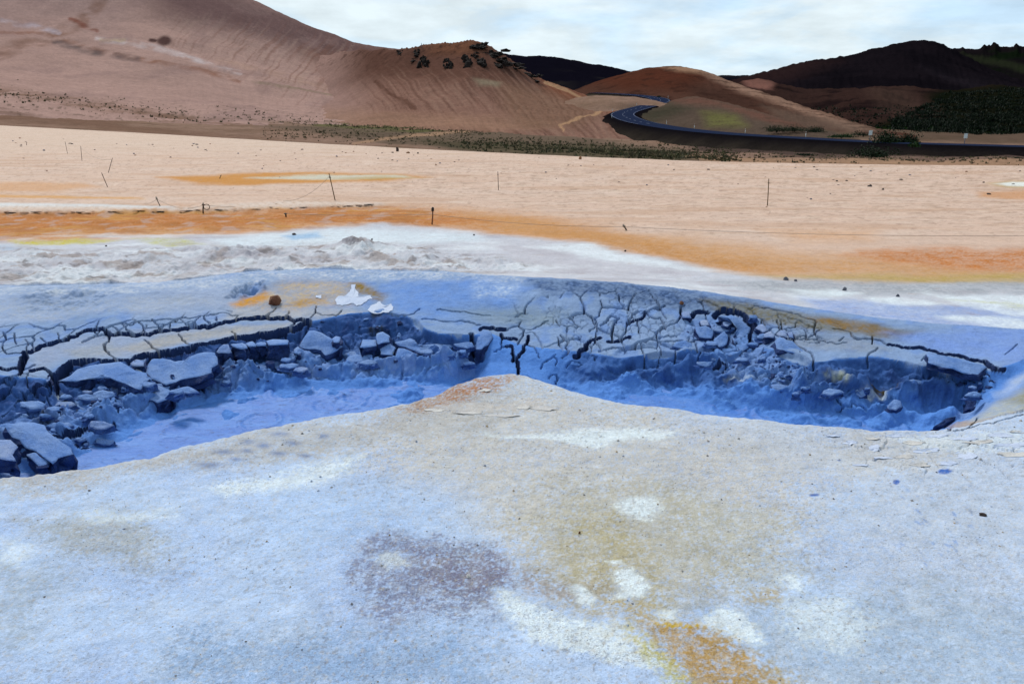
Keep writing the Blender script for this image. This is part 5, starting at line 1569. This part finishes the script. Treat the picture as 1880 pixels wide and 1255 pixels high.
E_, ENV_E = sheet('hill', [
    [(-600, 215, 128), (0, 226, 128), (300, 244, 134), (600, 252, 142), (760, 254, 158), (1000, 252, 270)],
    [(-600, 160, 190), (0, 190, 180), (300, 212, 190), (500, 222, 200), (700, 232, 205), (1000, 236, 290)],
    [(-600, 70, 290), (0, 118, 280), (300, 152, 280), (500, 180, 290), (640, 200, 300), (800, 212, 310), (1000, 222, 330)],
    [(-600, -80, 400), (0, -10, 390), (300, 50, 380), (450, 92, 390), (600, 130, 410), (720, 150, 420), (860, 165, 430), (1000, 190, 440)],
    [(-600, -300, 520), (0, -190, 510), (250, -100, 500), (380, -40, 495), (440, -12, 490), (470, 3, 490), (510, 22, 490), (560, 45, 490), (610, 64, 490), (650, 78, 490), (690, 86, 490), (720, 90, 490), (800, 100, 500), (900, 130, 500), (1000, 160, 500)]],
    -600, 1000, 2.5, [26, 34, 40, 44, 6], hillE, rough=1.1, rsc=.03, gully=.2, seed=440, back=(260, 90))


def hillD(c, e):
    px, py, x, y, t = e['px'], e['py'], e['x'], e['y'], e['t']
    put(c, 1 + 0 * px, alb(138, 102, 90))
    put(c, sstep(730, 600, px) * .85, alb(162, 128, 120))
    put(c, poly_mask(px, py, [(640, 80), (980, 60), (1010, 150), (900, 160), (760, 150), (640, 150)], 25, 2) * .85, alb(92, 62, 53))
    put(c, poly_mask(px, py, [(780, 70), (900, 70), (880, 100), (790, 95)], 14, 2) * .5, alb(132, 84, 58))
    s = px - 1.0 * np.clip(py - 90, 0, 200) * .9 + 6 * fbm(x * .03, y * .03, 3, 451)
    g = fbm(s / 6.0, py / 70.0, 4, 453)
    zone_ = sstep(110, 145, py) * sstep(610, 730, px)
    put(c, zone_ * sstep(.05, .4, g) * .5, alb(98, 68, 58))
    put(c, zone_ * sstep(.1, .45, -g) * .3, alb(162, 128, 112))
    put(c, poly_mask(px, py, [(560, 200), (900, 215), (1020, 225), (900, 245), (560, 240)], 14, 3) * .6, alb(160, 122, 102))
    put(c, poly_mask(px, py, [(990, 140), (1060, 165), (1150, 195), (1130, 212), (1050, 190), (1000, 165)], 8, 2) * .6, alb(130, 74, 50))
    put(c, poly_mask(px, py, [(920, 150), (1000, 165), (1110, 205), (1060, 235), (960, 240), (920, 200)], 14, 2) * .5, alb(122, 92, 74))
    w = 2 * fbm(x * .08, y * .08, 3, 455)
    put(c, sstep(3.2, 1.2, line_dist(px + w, py + w * .4, [(1000, 150), (1040, 165), (1070, 180), (1100, 190), (1116, 197), (1100, 206), (1060, 218), (1028, 230), (1034, 240)], 8)) * .85, alb(178, 138, 108))
    put(c, sstep(5, 2, line_dist(px + w, py + w, [(690, 150), (715, 170), (745, 188), (760, 195)], 10)) * .5, alb(78, 48, 38))
    put(c, poly_mask(px, py, [(870, 146), (920, 150), (915, 160), (880, 158)], 5, 2) * .5, alb(150, 140, 118))
    put(c, sstep(.2, .5, fbm(x * .3, y * .3, 4, 457)) * sstep(150, 95, py) * .6, alb(70, 48, 42))


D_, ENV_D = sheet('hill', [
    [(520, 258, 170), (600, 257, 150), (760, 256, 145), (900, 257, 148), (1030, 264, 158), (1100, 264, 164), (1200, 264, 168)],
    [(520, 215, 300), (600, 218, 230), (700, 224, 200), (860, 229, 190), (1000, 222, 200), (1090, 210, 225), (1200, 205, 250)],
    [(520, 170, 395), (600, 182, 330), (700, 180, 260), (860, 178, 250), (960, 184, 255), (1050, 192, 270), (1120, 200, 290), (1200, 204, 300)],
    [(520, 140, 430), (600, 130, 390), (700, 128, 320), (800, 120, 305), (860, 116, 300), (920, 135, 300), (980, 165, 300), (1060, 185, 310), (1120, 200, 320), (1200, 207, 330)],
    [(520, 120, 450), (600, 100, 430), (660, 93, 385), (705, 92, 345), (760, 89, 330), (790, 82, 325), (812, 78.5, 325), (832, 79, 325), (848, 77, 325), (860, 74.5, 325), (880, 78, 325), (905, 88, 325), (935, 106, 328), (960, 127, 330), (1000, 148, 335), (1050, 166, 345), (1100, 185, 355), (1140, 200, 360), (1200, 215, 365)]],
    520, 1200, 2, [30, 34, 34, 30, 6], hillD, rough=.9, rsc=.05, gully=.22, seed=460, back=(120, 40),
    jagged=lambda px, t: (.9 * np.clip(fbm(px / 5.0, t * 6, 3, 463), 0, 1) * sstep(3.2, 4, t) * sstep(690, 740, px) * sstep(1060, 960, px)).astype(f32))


def hillC(c, e):
    px, py, x, y, t = e['px'], e['py'], e['x'], e['y'], e['t']
    put(c, 1 + 0 * px, alb(84, 56, 47))
    put(c, poly_mask(px, py, [(1060, 150), (1200, 118), (1260, 118), (1300, 140), (1260, 165), (1150, 165)], 14, 2) * .8, alb(86, 46, 34))
    put(c, poly_mask(px, py, [(1200, 120), (1280, 120), (1330, 140), (1240, 130)], 5, 2) * .8, alb(170, 132, 108))
    put(c, poly_mask(px, py, [(1280, 124), (1340, 146), (1400, 166), (1460, 188), (1610, 240), (1560, 240), (1440, 195), (1360, 170), (1300, 142)], 6, 2) * .9, alb(150, 116, 100))
    put(c, poly_mask(px, py, [(1240, 150), (1330, 165), (1420, 195), (1380, 205), (1280, 180)], 12, 2) * .6, alb(58, 40, 35))
    put(c, sstep(.1, .5, fbm(x * .1, y * .1, 4, 471)) * .6, alb(54, 35, 30))
    put(c, poly_mask(px, py, [(1400, 195), (1500, 215), (1640, 244), (1450, 240)], 8, 2) * .7, alb(104, 84, 74))


C_, ENV_C = sheet('hill', [
    [(1040, 192, 330), (1150, 190, 320), (1250, 200, 310), (1400, 232, 230), (1500, 250, 170), (1680, 262, 140)],
    [(1040, 178, 380), (1150, 168, 370), (1250, 172, 350), (1340, 190, 310), (1420, 210, 260), (1520, 238, 190), (1680, 256, 150)],
    [(1040, 172, 420), (1150, 145, 410), (1250, 142, 400), (1340, 165, 370), (1420, 190, 310), (1520, 222, 230), (1680, 252, 170)],
    [(1040, 172, 460), (1085, 154, 455), (1130, 141, 450), (1165, 130, 450), (1185, 125, 450), (1215, 123, 450), (1250, 121, 445), (1290, 130, 440), (1340, 150, 415), (1400, 170, 370), (1450, 187, 335), (1530, 212, 275), (1610, 238, 210), (1680, 250, 185)]],
    1040, 1680, 2.5, [14, 18, 18, 6], hillC, rough=.8, rsc=.05, gully=.3, seed=480, back=(120, 30))


def knoll(c, e):
    px, py, x, y = e['px'], e['py'], e['x'], e['y']
    put(c, 1 + 0 * px, alb(92, 76, 67))
    put(c, poly_mask(px, py, [(1290, 205), (1350, 210), (1370, 232), (1300, 232)], 9, 2) * .75, alb(110, 108, 62))
    put(c, poly_mask(px, py, [(1225, 182), (1290, 178), (1400, 208), (1480, 232), (1420, 228), (1320, 195), (1240, 190)], 6, 2) * .8, alb(112, 76, 66))
    put(c, poly_mask(px, py, [(1150, 210), (1230, 190), (1270, 200), (1200, 225)], 9, 2) * .7, alb(58, 58, 46))
    put(c, sstep(.1, .5, fbm(x * .3, y * .3, 4, 491)) * .5, alb(80, 66, 56))


K_, ENV_K = sheet('knoll', [
    [(1140, 224, 205), (1180, 232, 190), (1300, 250, 160), (1450, 260, 136), (1580, 266, 124)],
    [(1140, 219, 218), (1180, 218, 212), (1300, 232, 178), (1450, 247, 146), (1580, 260, 130)],
    [(1140, 216, 228), (1180, 206, 235), (1240, 194, 240), (1300, 205, 220), (1400, 224, 176), (1500, 244, 146), (1580, 258, 134)],
    [(1140, 214, 236), (1170, 207, 240), (1205, 196, 258), (1235, 184, 276), (1260, 179, 280), (1282, 178, 280), (1330, 188, 260), (1400, 207, 215), (1480, 230, 170), (1580, 257, 138)]],
    1140, 1580, 2, [12, 16, 16, 5], knoll, rough=.4, rsc=.1, gully=.12, seed=495, back=(40, 12))


def hillB(c, e):
    px, py, x, y = e['px'], e['py'], e['x'], e['y']
    put(c, 1 + 0 * px, alb(24, 19, 24))
    put(c, sstep(-.1, .4, fbm(x * .02, y * .02, 5, 501)) * .7, alb(16, 13, 18))
    put(c, poly_mask(px, py, [(1300, 140), (1480, 108), (1540, 110), (1440, 150), (1330, 170)], 16, 2) * .7, alb(48, 32, 32))
    put(c, poly_mask(px, py, [(1690, 120), (1900, 175), (1900, 200), (1740, 150)], 10, 2) * .5, alb(38, 32, 38))


B_, ENV_B = sheet('mountain', [
    [(1270, 200, 480), (1600, 245, 420), (2000, 255, 420)],
    [(1270, 175, 560), (1400, 175, 560), (1600, 180, 560), (1800, 185, 560), (2000, 200, 560)],
    [(1270, 162, 680), (1400, 150, 680), (1600, 130, 680), (1700, 128, 680), (1800, 150, 680), (2000, 190, 700)],
    [(1270, 155, 800), (1320, 152, 800), (1340, 150, 800), (1365, 142, 800), (1400, 133, 800), (1450, 120, 800), (1500, 108, 800), (1525, 105.5, 800), (1560, 101, 800), (1600, 91, 800), (1625, 87, 800), (1650, 81, 800), (1670, 78, 800), (1700, 75.5, 800), (1720, 79, 800), (1745, 92, 800), (1790, 113, 800), (1850, 142, 800), (2000, 190, 800)]],
    1270, 2000, 2.5, [12, 22, 26, 6], hillB, rough=4, rsc=.012, gully=1.2, seed=510, back=(400, 120))


def hillR(c, e):
    px, py, x, y = e['px'], e['py'], e['x'], e['y']
    put(c, 1 + 0 * px, alb(20, 17, 19))
    put(c, sstep(.0, .4, fbm(x * .02, y * .02, 5, 521)) * .8, alb(14, 24, 11))
    put(c, poly_mask(px, py, [(1720, 85), (1900, 78), (1900, 95), (1760, 98)], 6, 2) * .8, alb(26, 20, 24))
    put(c, poly_mask(px, py, [(1760, 98), (1880, 120), (1960, 140), (1880, 132), (1790, 112)], 4, 2) * .6, alb(44, 48, 32))


R_, ENV_R = sheet('ridge', [
    [(1680, 230, 560), (2600, 230, 560)],
    [(1680, 150, 820), (1900, 140, 820), (2600, 120, 820)],
    [(1680, 100, 980), (1745, 91, 980), (1765, 88.5, 980), (1900, 87, 980), (2100, 78, 980), (2600, 60, 980)]],
    1680, 2600, 2, [16, 22, 6], hillR, rough=5, rsc=.012, gully=1.0, seed=530, back=(400, 120),
    jagged=lambda px, t: (9 * np.clip(fbm(px / 14.0, t * .7, 4, 533) + .1, 0, 1) * sstep(1.4, 2, t) * sstep(2.6, 2.0, t) * sstep(1750, 1790, px)).astype(f32))


def hillF(c, e):
    px, py, x, y = e['px'], e['py'], e['x'], e['y']
    put(c, 1 + 0 * px, alb(54, 37, 34))
    put(c, sstep(.0, .45, fbm(x * .04, y * .04, 5, 541)) * .8, alb(26, 18, 20))
    put(c, poly_mask(px, py, [(1362, 150), (1390, 146), (1422, 152), (1415, 164), (1380, 166)], 5, 2) * .8, alb(138, 94, 84))
    put(c, poly_mask(px, py, [(1590, 165), (1660, 160), (1700, 200), (1640, 215)], 12, 2) * .4, alb(84, 64, 56))
    gm = poly_mask(px, py, [(1700, 176), (1760, 160), (1900, 150), (2700, 140), (2700, 270), (1650, 262), (1560, 240), (1640, 225), (1730, 215)], 10, 2)
    put(c, gm * .85, alb(12, 20, 9))
    put(c, poly_mask(px, py, [(1560, 240), (1700, 236), (1900, 236), (2700, 236), (2700, 250), (1600, 250)], 4, 2) * .6, alb(18, 40, 12))


F_, ENV_F = sheet('foothill', [
    [(1330, 215, 260), (1400, 228, 250), (1600, 258, 190), (1880, 266, 165), (2600, 268, 165)],
    [(1330, 190, 330), (1400, 200, 320), (1500, 218, 290), (1600, 236, 250), (1700, 240, 230), (1880, 242, 220), (2600, 240, 220)],
    [(1330, 168, 400), (1400, 178, 390), (1480, 186, 370), (1530, 192, 340), (1570, 180, 340), (1620, 178, 340), (1680, 205, 320), (1760, 205, 320), (1880, 195, 320), (2600, 190, 320)],
    [(1330, 158, 440), (1390, 148, 440), (1420, 150, 440), (1480, 163, 440), (1540, 166, 430), (1600, 160, 430), (1650, 158, 430), (1700, 166, 430), (1760, 166, 430), (1820, 158, 430), (1880, 160, 430), (2600, 150, 430)]],
    1330, 2600, 3, [18, 22, 20, 5], hillF, rough=2.2, rsc=.03, gully=.5, seed=550, back=(120, 40))


def hillA(c, e):
    put(c, 1 + 0 * e['px'], alb(16, 14, 24))
    put(c, sstep(.0, .5, fbm(e['x'] * .008, e['y'] * .008, 5, 561)) * sstep(125, 150, e['py']) * .6, alb(44, 40, 37))


A_, ENV_A = sheet('far_ridge', [
    [(820, 215, 800), (1450, 215, 800)],
    [(820, 150, 1200), (1000, 148, 1200), (1150, 162, 1200), (1450, 170, 1200)],
    [(820, 95, 1600), (900, 96, 1600), (930, 99, 1600), (960, 103, 1600), (1000, 106, 1600), (1050, 112, 1600), (1080, 117, 1600), (1110, 121, 1600), (1150, 129, 1600), (1190, 140, 1600), (1260, 142, 1600), (1320, 138, 1600), (1360, 138, 1600), (1450, 145, 1600)]],
    820, 1450, 3, [14, 18, 6], hillA, rough=6, rsc=.006, gully=1.5, seed=570, back=(700, 160))

# ---- road on its bank
ROAD = [(2500, 284, 92), (2150, 276, 101), (1880, 268.5, 111), (1700, 263.5, 118), (1590, 259.5, 125), (1450, 252, 139), (1370, 247.5, 149), (1300, 242, 162), (1245, 236, 174), (1205, 230, 184), (1172, 223.5, 195), (1152, 217, 205), (1143, 211, 216), (1148, 206, 226), (1165, 200.5, 240), (1188, 194.5, 254), (1206, 189, 267), (1213, 184.5, 279), (1206, 180.5, 292), (1188, 177, 306), (1160, 174, 324), (1130, 172, 344), (1095, 170.5, 372)]
rp = np.array([[float(v) for v in at_d(*p)] for p in ROAD])
# resample smoothly
tq = np.linspace(0, len(rp) - 1, 260)


def cat(P, t):
    i = np.clip(np.floor(t).astype(int), 0, len(P) - 2); f = (t - i)[:, None]
    p0 = P[np.maximum(i - 1, 0)]; p1 = P[i]; p2 = P[i + 1]; p3 = P[np.minimum(i + 2, len(P) - 1)]
    return .5 * (2 * p1 + (p2 - p0) * f + (2 * p0 - 5 * p1 + 4 * p2 - p3) * f ** 2 + (3 * p1 - p0 - 3 * p2 + p3) * f ** 3)


rc = cat(rp, tq)
for _ in range(6):
    rc[1:-1] = (rc[:-2] + 2 * rc[1:-1] + rc[2:]) / 4
tg = np.gradient(rc[:, :2], axis=0); tg /= np.linalg.norm(tg, axis=1, keepdims=True)
nr = np.stack([-tg[:, 1], tg[:, 0]], -1)


RW = 3.3


def ribbon(name, offs, mat, parent=None, sel=None, kind=None, colour=None, taper=False):
    """offs: list of (sideways metres, height above the centre line)"""
    pts = []
    r_ = rc if sel is None else rc[sel]
    nn = nr if sel is None else nr[sel]
    far_k = np.clip((330 - r_[:, 1]) / 130, .22, 1.0) if taper else np.ones(len(r_))
    for o, h in offs:
        ex_ = max(abs(o) - RW, 0) * np.sign(o)
        p = r_.copy(); p[:, :2] += nn * ((o - ex_) + ex_ * far_k)[:, None]; p[:, 2] += h * (far_k if abs(h) > .15 else 1)
        pts.append(p)
    P = np.stack(pts, 1)
    F = grid_faces(P.shape[0], P.shape[1])
    v = P.reshape(-1, 3)
    a, b, c = v[F[0, 0]], v[F[0, 1]], v[F[0, 2]]
    if np.cross(b - a, c - a)[2] < 0:
        F = F[:, ::-1]
    cl_ = None
    if colour is not None:
        ex_ = np.clip((np.abs(np.array([o for o, h in offs])) - RW - 1) / 12, 0, 1)
        jit = np.clip(fbm(v[:, 0].astype(f32) * .12, v[:, 1].astype(f32) * .12, 3, 601), -1, 1).reshape(P.shape[:2])
        mixf = np.clip(ex_[None, :] + .35 * jit * (ex_[None, :] > 0), 0, 1)[..., None]
        cl_ = (colour * (1 - mixf) + alb(78, 68, 58) * mixf).reshape(-1, 3)
    o = link(name, np_mesh(name, v, F, cl_, True, [mat]), parent)
    if kind:
        tag(o, kind=kind)
    return o


road = ribbon('road', [(-RW, .0), (-RW * .5, .04), (0, .06), (RW * .5, .04), (RW, .0)], M_asphalt, None, None, 'structure')
ribbon('edge_line', [(RW - .39, .03), (RW - .25, .026)], M_line, road, slice(110, 260))
ribbon('edge_line', [(-RW + .25, .026), (-RW + .39, .03)], M_line, road, slice(110, 260))
for k in range(110, 250, 5):
    ribbon('centre_line', [(-.10, .072), (.10, .072)], M_line, road, slice(k, k + 3))
ribbon('road_bank', [(-24, -9.0), (-17, -6.2), (-11, -3.4), (-RW - 1.0, -.18), (-RW + .05, -.03), (-RW + .4, -.10), (RW - .4, -.10), (RW - .05, -.03), (RW + 1.0, -.18), (11, -3.4), (17, -6.2), (24, -9.0)], M_low.m, None, None, 'structure', alb(20, 17, 21), True)


# marker posts along the road: white reflector posts
def marker(p, label, h=1.0, sign=False):
    root = bpy.data.objects.new('road_sign' if sign else 'marker_post', None)
    C.objects.link(root)
    root.location = p
    tag(root, label, 'road sign' if sign else 'marker post', None if sign else 'marker posts along the road')
    tube('pole', [Vector((0, 0, -.3)), Vector((0, 0, h))], .05, M_white if not sign else M_rock_grey, 6, root)
    if sign:
        s = .26
        V = [(-s, 0, h - .35), (s, 0, h - .35), (s, 0, h + .35), (-s, 0, h + .35), (-s, .04, h - .35), (s, .04, h - .35), (s, .04, h + .35), (-s, .04, h + .35)]
        F = [(0, 1, 2, 3), (5, 4, 7, 6), (1, 5, 6, 2), (4, 0, 3, 7), (3, 2, 6, 7), (4, 5, 1, 0)]
        V = [(a, b - .09, c) for a, b, c in V]
        link('sign_plate', np_mesh('sign_plate', V, F, None, False, [M_white]), root)
    else:
        V = [(-.07, -.055, h - .22), (.07, -.055, h - .22), (.07, -.055, h - .06), (-.07, -.055, h - .06), (-.07, .055, h - .22), (.07, .055, h - .22), (.07, .055, h - .06), (-.07, .055, h - .06)]
        F = [(0, 1, 2, 3), (5, 4, 7, 6), (1, 5, 6, 2), (4, 0, 3, 7), (3, 2, 6, 7), (4, 5, 1, 0)]
        link('reflector', np_mesh('reflector', V, F, None, False, [M_rock_rust]), root)


MK = [('white marker post inside the upper bend of the road', 1207, 1), ('white marker post on the straight between the two bends', 1191, -1), ('white marker post on the inner side of the lower bend', 1165, -1), ('white marker post on the outer side of the lower bend', 1150, 1),
      ('white marker post just after the lower bend', 1196, -1), ('white marker post beside the green tinted knoll', 1247, -1), ('white marker post at the foot of the knoll', 1336, -1), ('white marker post left of the long dark scrub band', 1450, -1)]
rpx, rpy = to_pixel(rc[:, 0], rc[:, 1], rc[:, 2])
tsel = {0: (292, 268), 1: (262, 240), 2: (228, 210), 3: (222, 205), 4: (198, 180), 5: (182, 165), 6: (162, 148), 7: (145, 132)}
for k, (lab, px, side) in enumerate(MK):
    hi, lo = tsel[k]
    cand = [i for i in range(len(rc)) if lo <= rc[i, 1] <= hi]
    i = min(cand, key=lambda q: abs(rpx[q] - px))
    # the side away from or towards the viewer
    p = rc[i].copy()
    far_side = nr[i] * (1 if nr[i][1] > 0 else -1)
    p[:2] += far_side * (RW + .55) * (1 if side < 0 else -1)
    p[2] -= .12
    marker(Vector(p), lab)
for lab, px, py, d in [('white road sign at the left edge of the big dark bush', 1596, 250, 121), ('small white sign on the far bank at the right', 1770, 256, 118)]:
    x, y, z = at_d(px, py + 10, d)
    marker(Vector((float(x), float(y), float(z))), lab, 1.3, True)
mp = on(ENV_D, 774, 90, 4)
mk = bpy.data.objects.new('summit_post', None); C.objects.link(mk); mk.location = mp
tag(mk, 'thin grey marker post on the brown hilltop against the sky', 'post')
tube('pole', [Vector((0, 0, -.5)), Vector((0, 0, 2.0))], .10, M_rock_grey, 6, mk)
tube('crosspiece', [Vector((-.25, 0, 1.3)), Vector((.25, 0, 1.3))], .06, M_rock_grey, 6, mk)

# ---- dark crags on the brown hill
CRG = [(857, 113, 20, 26, 'tall dark crag in the middle of the brown hilltop'), (823, 121, 13, 17, 'small dark crag between the two larger crags'), (817, 110, 8, 9, 'little dark knob just above the small crag'), (778, 116, 16, 20, 'dark crag at the left part of the brown hilltop'), (764, 98, 14, 10, 'low dark crag on the left skyline of the hill'),
       (760, 111, 13, 7, 'flat dark outcrop below the left skyline crag'), (886, 116, 20, 22, 'dark crag right of the tallest crag'), (880, 88, 26, 14, 'dark crag just under the hill summit'), (905, 96, 30, 20, 'broad dark crag on the right shoulder of the hill'), (916, 112, 30, 18, 'sloping dark outcrop down the right shoulder'),
       (945, 124, 26, 12, 'lower dark outcrop on the right flank'), (975, 140, 26, 10, 'lowest dark outcrop on the right flank'), (735, 98, 12, 6, 'leftmost low dark outcrop on the hill'), (870, 100, 12, 10, 'dark block between summit and tall crag')]
def crag_mesh(w, h, seed):
    import bmesh
    r = random.Random(seed)
    bm = bmesh.new()
    for i in range(9):
        q = rock_mesh('crag', w * r.uniform(.16, .36), w * r.uniform(.15, .3), h * r.uniform(.14, .34), seed * 31 + i, M_crag, 2, .6)
        n0 = len(bm.verts)
        bm.from_mesh(q); bpy.data.meshes.remove(q)
        bm.verts.ensure_lookup_table()
        ax, az = r.gauss(0, .24) * w, r.gauss(0, .26) * h
        for v in bm.verts[n0:]:
            v.co += Vector((ax, az * 1.9, az))
    me_ = bpy.data.meshes.new('crag'); bm.to_mesh(me_); bm.free()
    me_.materials.append(M_crag)
    return me_


for k, (px, py, w, h, lab) in enumerate(CRG):
    p = on(ENV_D, px, py + h * .25, 4.05)
    s = p.y / FPX
    o = link('crag', crag_mesh(w * 1.1 * s, h * 1.1 * s, 820 + k))
    o.location = p + Vector((0, 0, h * .10 * s))
    tag(o, lab, 'crag', 'dark crags on the brown hill')


# ---- plants
def leaf_cloud(n, rx, ry, rz, size, seed):
    r = np.random.default_rng(seed)
    d = r.normal(size=(n, 3)); d /= np.linalg.norm(d, axis=1, keepdims=True)
    rad = r.random(n) ** .35
    nl = max(3, int(n ** .5 / 2))
    cen = r.normal(size=(nl, 3)) * .33
    cid_ = r.integers(0, nl, n)
    p = cen[cid_] + d * rad[:, None] * .55
    p[:, 2] = np.abs(p[:, 2]) * .95 + .02
    p *= np.array([rx, ry, rz])
    a = r.normal(size=(n, 3)); a /= np.linalg.norm(a, axis=1, keepdims=True)
    b = np.cross(a, r.normal(size=(n, 3))); b /= np.linalg.norm(b, axis=1, keepdims=True)
    s = size * r.uniform(.6, 1.4, n)[:, None]
    V = np.stack([p - a * s, p + b * s * .55, p + a * s, p - b * s * .55], 1).reshape(-1, 3)
    F = np.arange(n * 4).reshape(n, 4)
    return V, F


def shrub(pos, w, h, label, seed, mat, n=420, group='shrubs by the road'):
    root = bpy.data.objects.new('shrub', None); C.objects.link(root)
    root.location = pos
    tag(root, label, 'shrub', group)
    V, F = leaf_cloud(n, w * .62, w * .5, h * .8, max(.10, h * .07), seed)
    link('foliage', np_mesh('foliage', V, F, None, False, [mat]), root)
    r = random.Random(seed)
    for _ in range(3):
        a = r.uniform(0, 6.28)
        tube('stem', [Vector((0, 0, -.2)), Vector((math.cos(a) * w * .12, math.sin(a) * w * .1, h * .35)), Vector((math.cos(a) * w * .28, math.sin(a) * w * .2, h * .62))], [.05, .04, .02], M_wood, 5, root)


SH = [(1425, 241, 44, 9, 150, 'low dark shrub at the left end of the scrub band above the road', M_leaf), (1460, 240, 46, 10, 150, 'dark shrub in the middle of the scrub band above the road', M_leaf), (1495, 242, 40, 9, 150, 'dark shrub at the right end of the scrub band above the road', M_leaf), (1545, 251, 40, 5, 132, 'bright green low patch above the road left of the sign', M_leaf_green),
      (1585, 248, 30, 7, 130, 'dark shrub just left of the white road sign', M_leaf), (1625, 262, 46, 20, 121, 'big dark bush behind the road right of the sign', M_leaf), (1662, 262, 44, 18, 121, 'dark bush joined to the right side of the big bush', M_leaf), (1675, 268, 20, 9, 106, 'lighter green bush at the roadside below the big bushes', M_leaf_green),
      (1600, 287, 60, 18, 96, 'dark bush at the foot of the road bank', M_leaf), (1850, 294, 34, 5, 88, 'low bright green shrub near the right edge on the flat', M_leaf_green), (1880, 293, 20, 5, 90, 'small dark green shrub at the right picture edge', M_leaf), (1478, 284, 24, 4, 97, 'low dark shrub on the bank left of the dark bush', M_leaf), (1345, 247, 30, 4, 158, 'thin dark shrub at the foot of the knoll', M_leaf),
      (1210, 178, 10, 3, 300, 'small dark shrub by the upper road bend', M_leaf)]
for k, (px, py, w, h, d, lab, mt) in enumerate(SH):
    x, y, z = at_d(px, py + h * .0, d)
    s = d / FPX
    shrub(Vector((float(x), float(y), float(z) - .1)), w * s, h * s * 1.35, lab, 900 + k, mt, 1100 if w > 30 else 420)


def tufts(name, spots, env, size, seed, mat, label, tmax=None, blades=5):
    r = np.random.default_rng(seed)
    V = []; F = []
    ex = env['px'].ravel(); ey = env['py'].ravel(); t = env['t'].ravel()
    pts = np.stack([env['x'].ravel(), env['y'].ravel(), env['z'].ravel()], -1)
    ok = np.ones(len(ex), bool) if tmax is None else t <= tmax
    ex, ey, pts = ex[ok], ey[ok], pts[ok]
    # bucket the sheet points for fast look-up
    key = {}
    for i, (a, b) in enumerate(zip((ex // 6).astype(int), (ey // 3).astype(int))):
        key.setdefault((a, b), []).append(i)
    vs = []; 
    for px, py, k in spots:
        c = key.get((int(px // 6), int(py // 3)))
        if not c:
            continue
        p = pts[c[r.integers(0, len(c))]].copy()
        p[:2] += r.normal(size=2) * p[1] / FPX * 1.5
        s = size * k * r.uniform(.6, 1.5)
        for _ in range(blades):
            a = r.uniform(0, 6.28); w = s * .30
            q = p + np.array([math.cos(a), math.sin(a), 0]) * s * r.uniform(0, .7)
            tip = q + np.array([r.normal() * .35 * s, r.normal() * .35 * s, s * r.uniform(.45, .95)])
            n_ = np.array([-math.sin(a), math.cos(a), 0]) * w
            i = len(vs)
            vs += [q - n_ - (0, 0, .05 * s), q + n_ - (0, 0, .05 * s), tip]
            F.append((i, i + 1, i + 2))
    o = link(name, np_mesh(name, vs, F, None, False, [mat]))
    tag(o, label, 'vegetation', kind='stuff')


r2 = np.random.default_rng(77)
sp = []
for _ in range(1500):
    px = r2.uniform(480, 1350); base = np.interp(px, [480, 700, 900, 1100, 1350], [244, 250, 262, 274, 287])
    sp.append((px, base + r2.normal() * 7, r2.uniform(.5, 1.2)))
for _ in range(900):
    px = r2.uniform(540, 900); sp.append((px, np.interp(px, [540, 760, 900], [225, 236, 243]) + r2.normal() * 2.2, r2.uniform(.6, 1.2)))
for _ in range(1100):
    px = 1120 + abs(r2.normal()) * 130 if r2.random() < .5 else r2.normal() * 90 + 1090
    sp.append((px, np.interp(px, [850, 1000, 1150, 1350], [264, 271, 280, 292]) + r2.normal() * 5, r2.uniform(.6, 1.25)))
for _ in range(700):
    px = r2.uniform(1250, 1880); sp.append((px, np.interp(px, [1250, 1500, 1880], [276, 290, 293]) + r2.normal() * 4, r2.uniform(.4, 1.0)))
tufts('grass_tufts', sp, LOW, .26, 5, M_tuft, 'dry grass tufts dotted over the brown lowland')
sp = [(r2.uniform(850, 1340), 0, 1) for _ in range(800)]
sp = [(px, np.interp(px, [850, 1000, 1150, 1340], [262, 270, 279, 289]) + r2.normal() * 8, r2.uniform(.6, 1.3)) for px, _, _ in sp]
sp += [(px, np.interp(px, [560, 760, 860], [228, 237, 241]) + r2.normal() * 1.6, r2.uniform(.6, 1.2)) for px in r2.uniform(600, 860, 180)]
sp += [(px, np.interp(px, [1040, 1100, 1250], [245, 243, 264]) + r2.normal() * 3, r2.uniform(.4, .9)) for px in r2.uniform(1050, 1250, 260)]
tufts('heather_tufts', sp, LOW, .30, 6, M_heather, 'dark green heather clumps below the road bank')
sp = [(px, np.interp(px, [0, 300, 600], [176, 205, 226]) + r2.normal() * 9, r2.uniform(.4, 1.1)) for px in r2.uniform(0, 620, 420)]
tufts('hillside_tufts', sp, ENV_E, .45, 7, M_heather, 'tiny dark plants dotted along the foot of the left hill', 3)
sp = []
for _ in range(9000):
    px = r2.uniform(1640, 2060); top = np.interp(px, [1640, 1720, 1800, 2060], [228, 180, 165, 155])
    sp.append((px, r2.uniform(top, 256), r2.uniform(.6, 1.3)))
for _ in range(900):
    px = r2.uniform(1390, 1720); sp.append((px, r2.uniform(196, 245), r2.uniform(.4, .9)))
tufts('birch_scrub', sp, ENV_F, 0.9, 8, M_birch, 'dark green birch scrub covering the right slope', 3.05, 6)
print('scene done', len(bpy.data.objects))
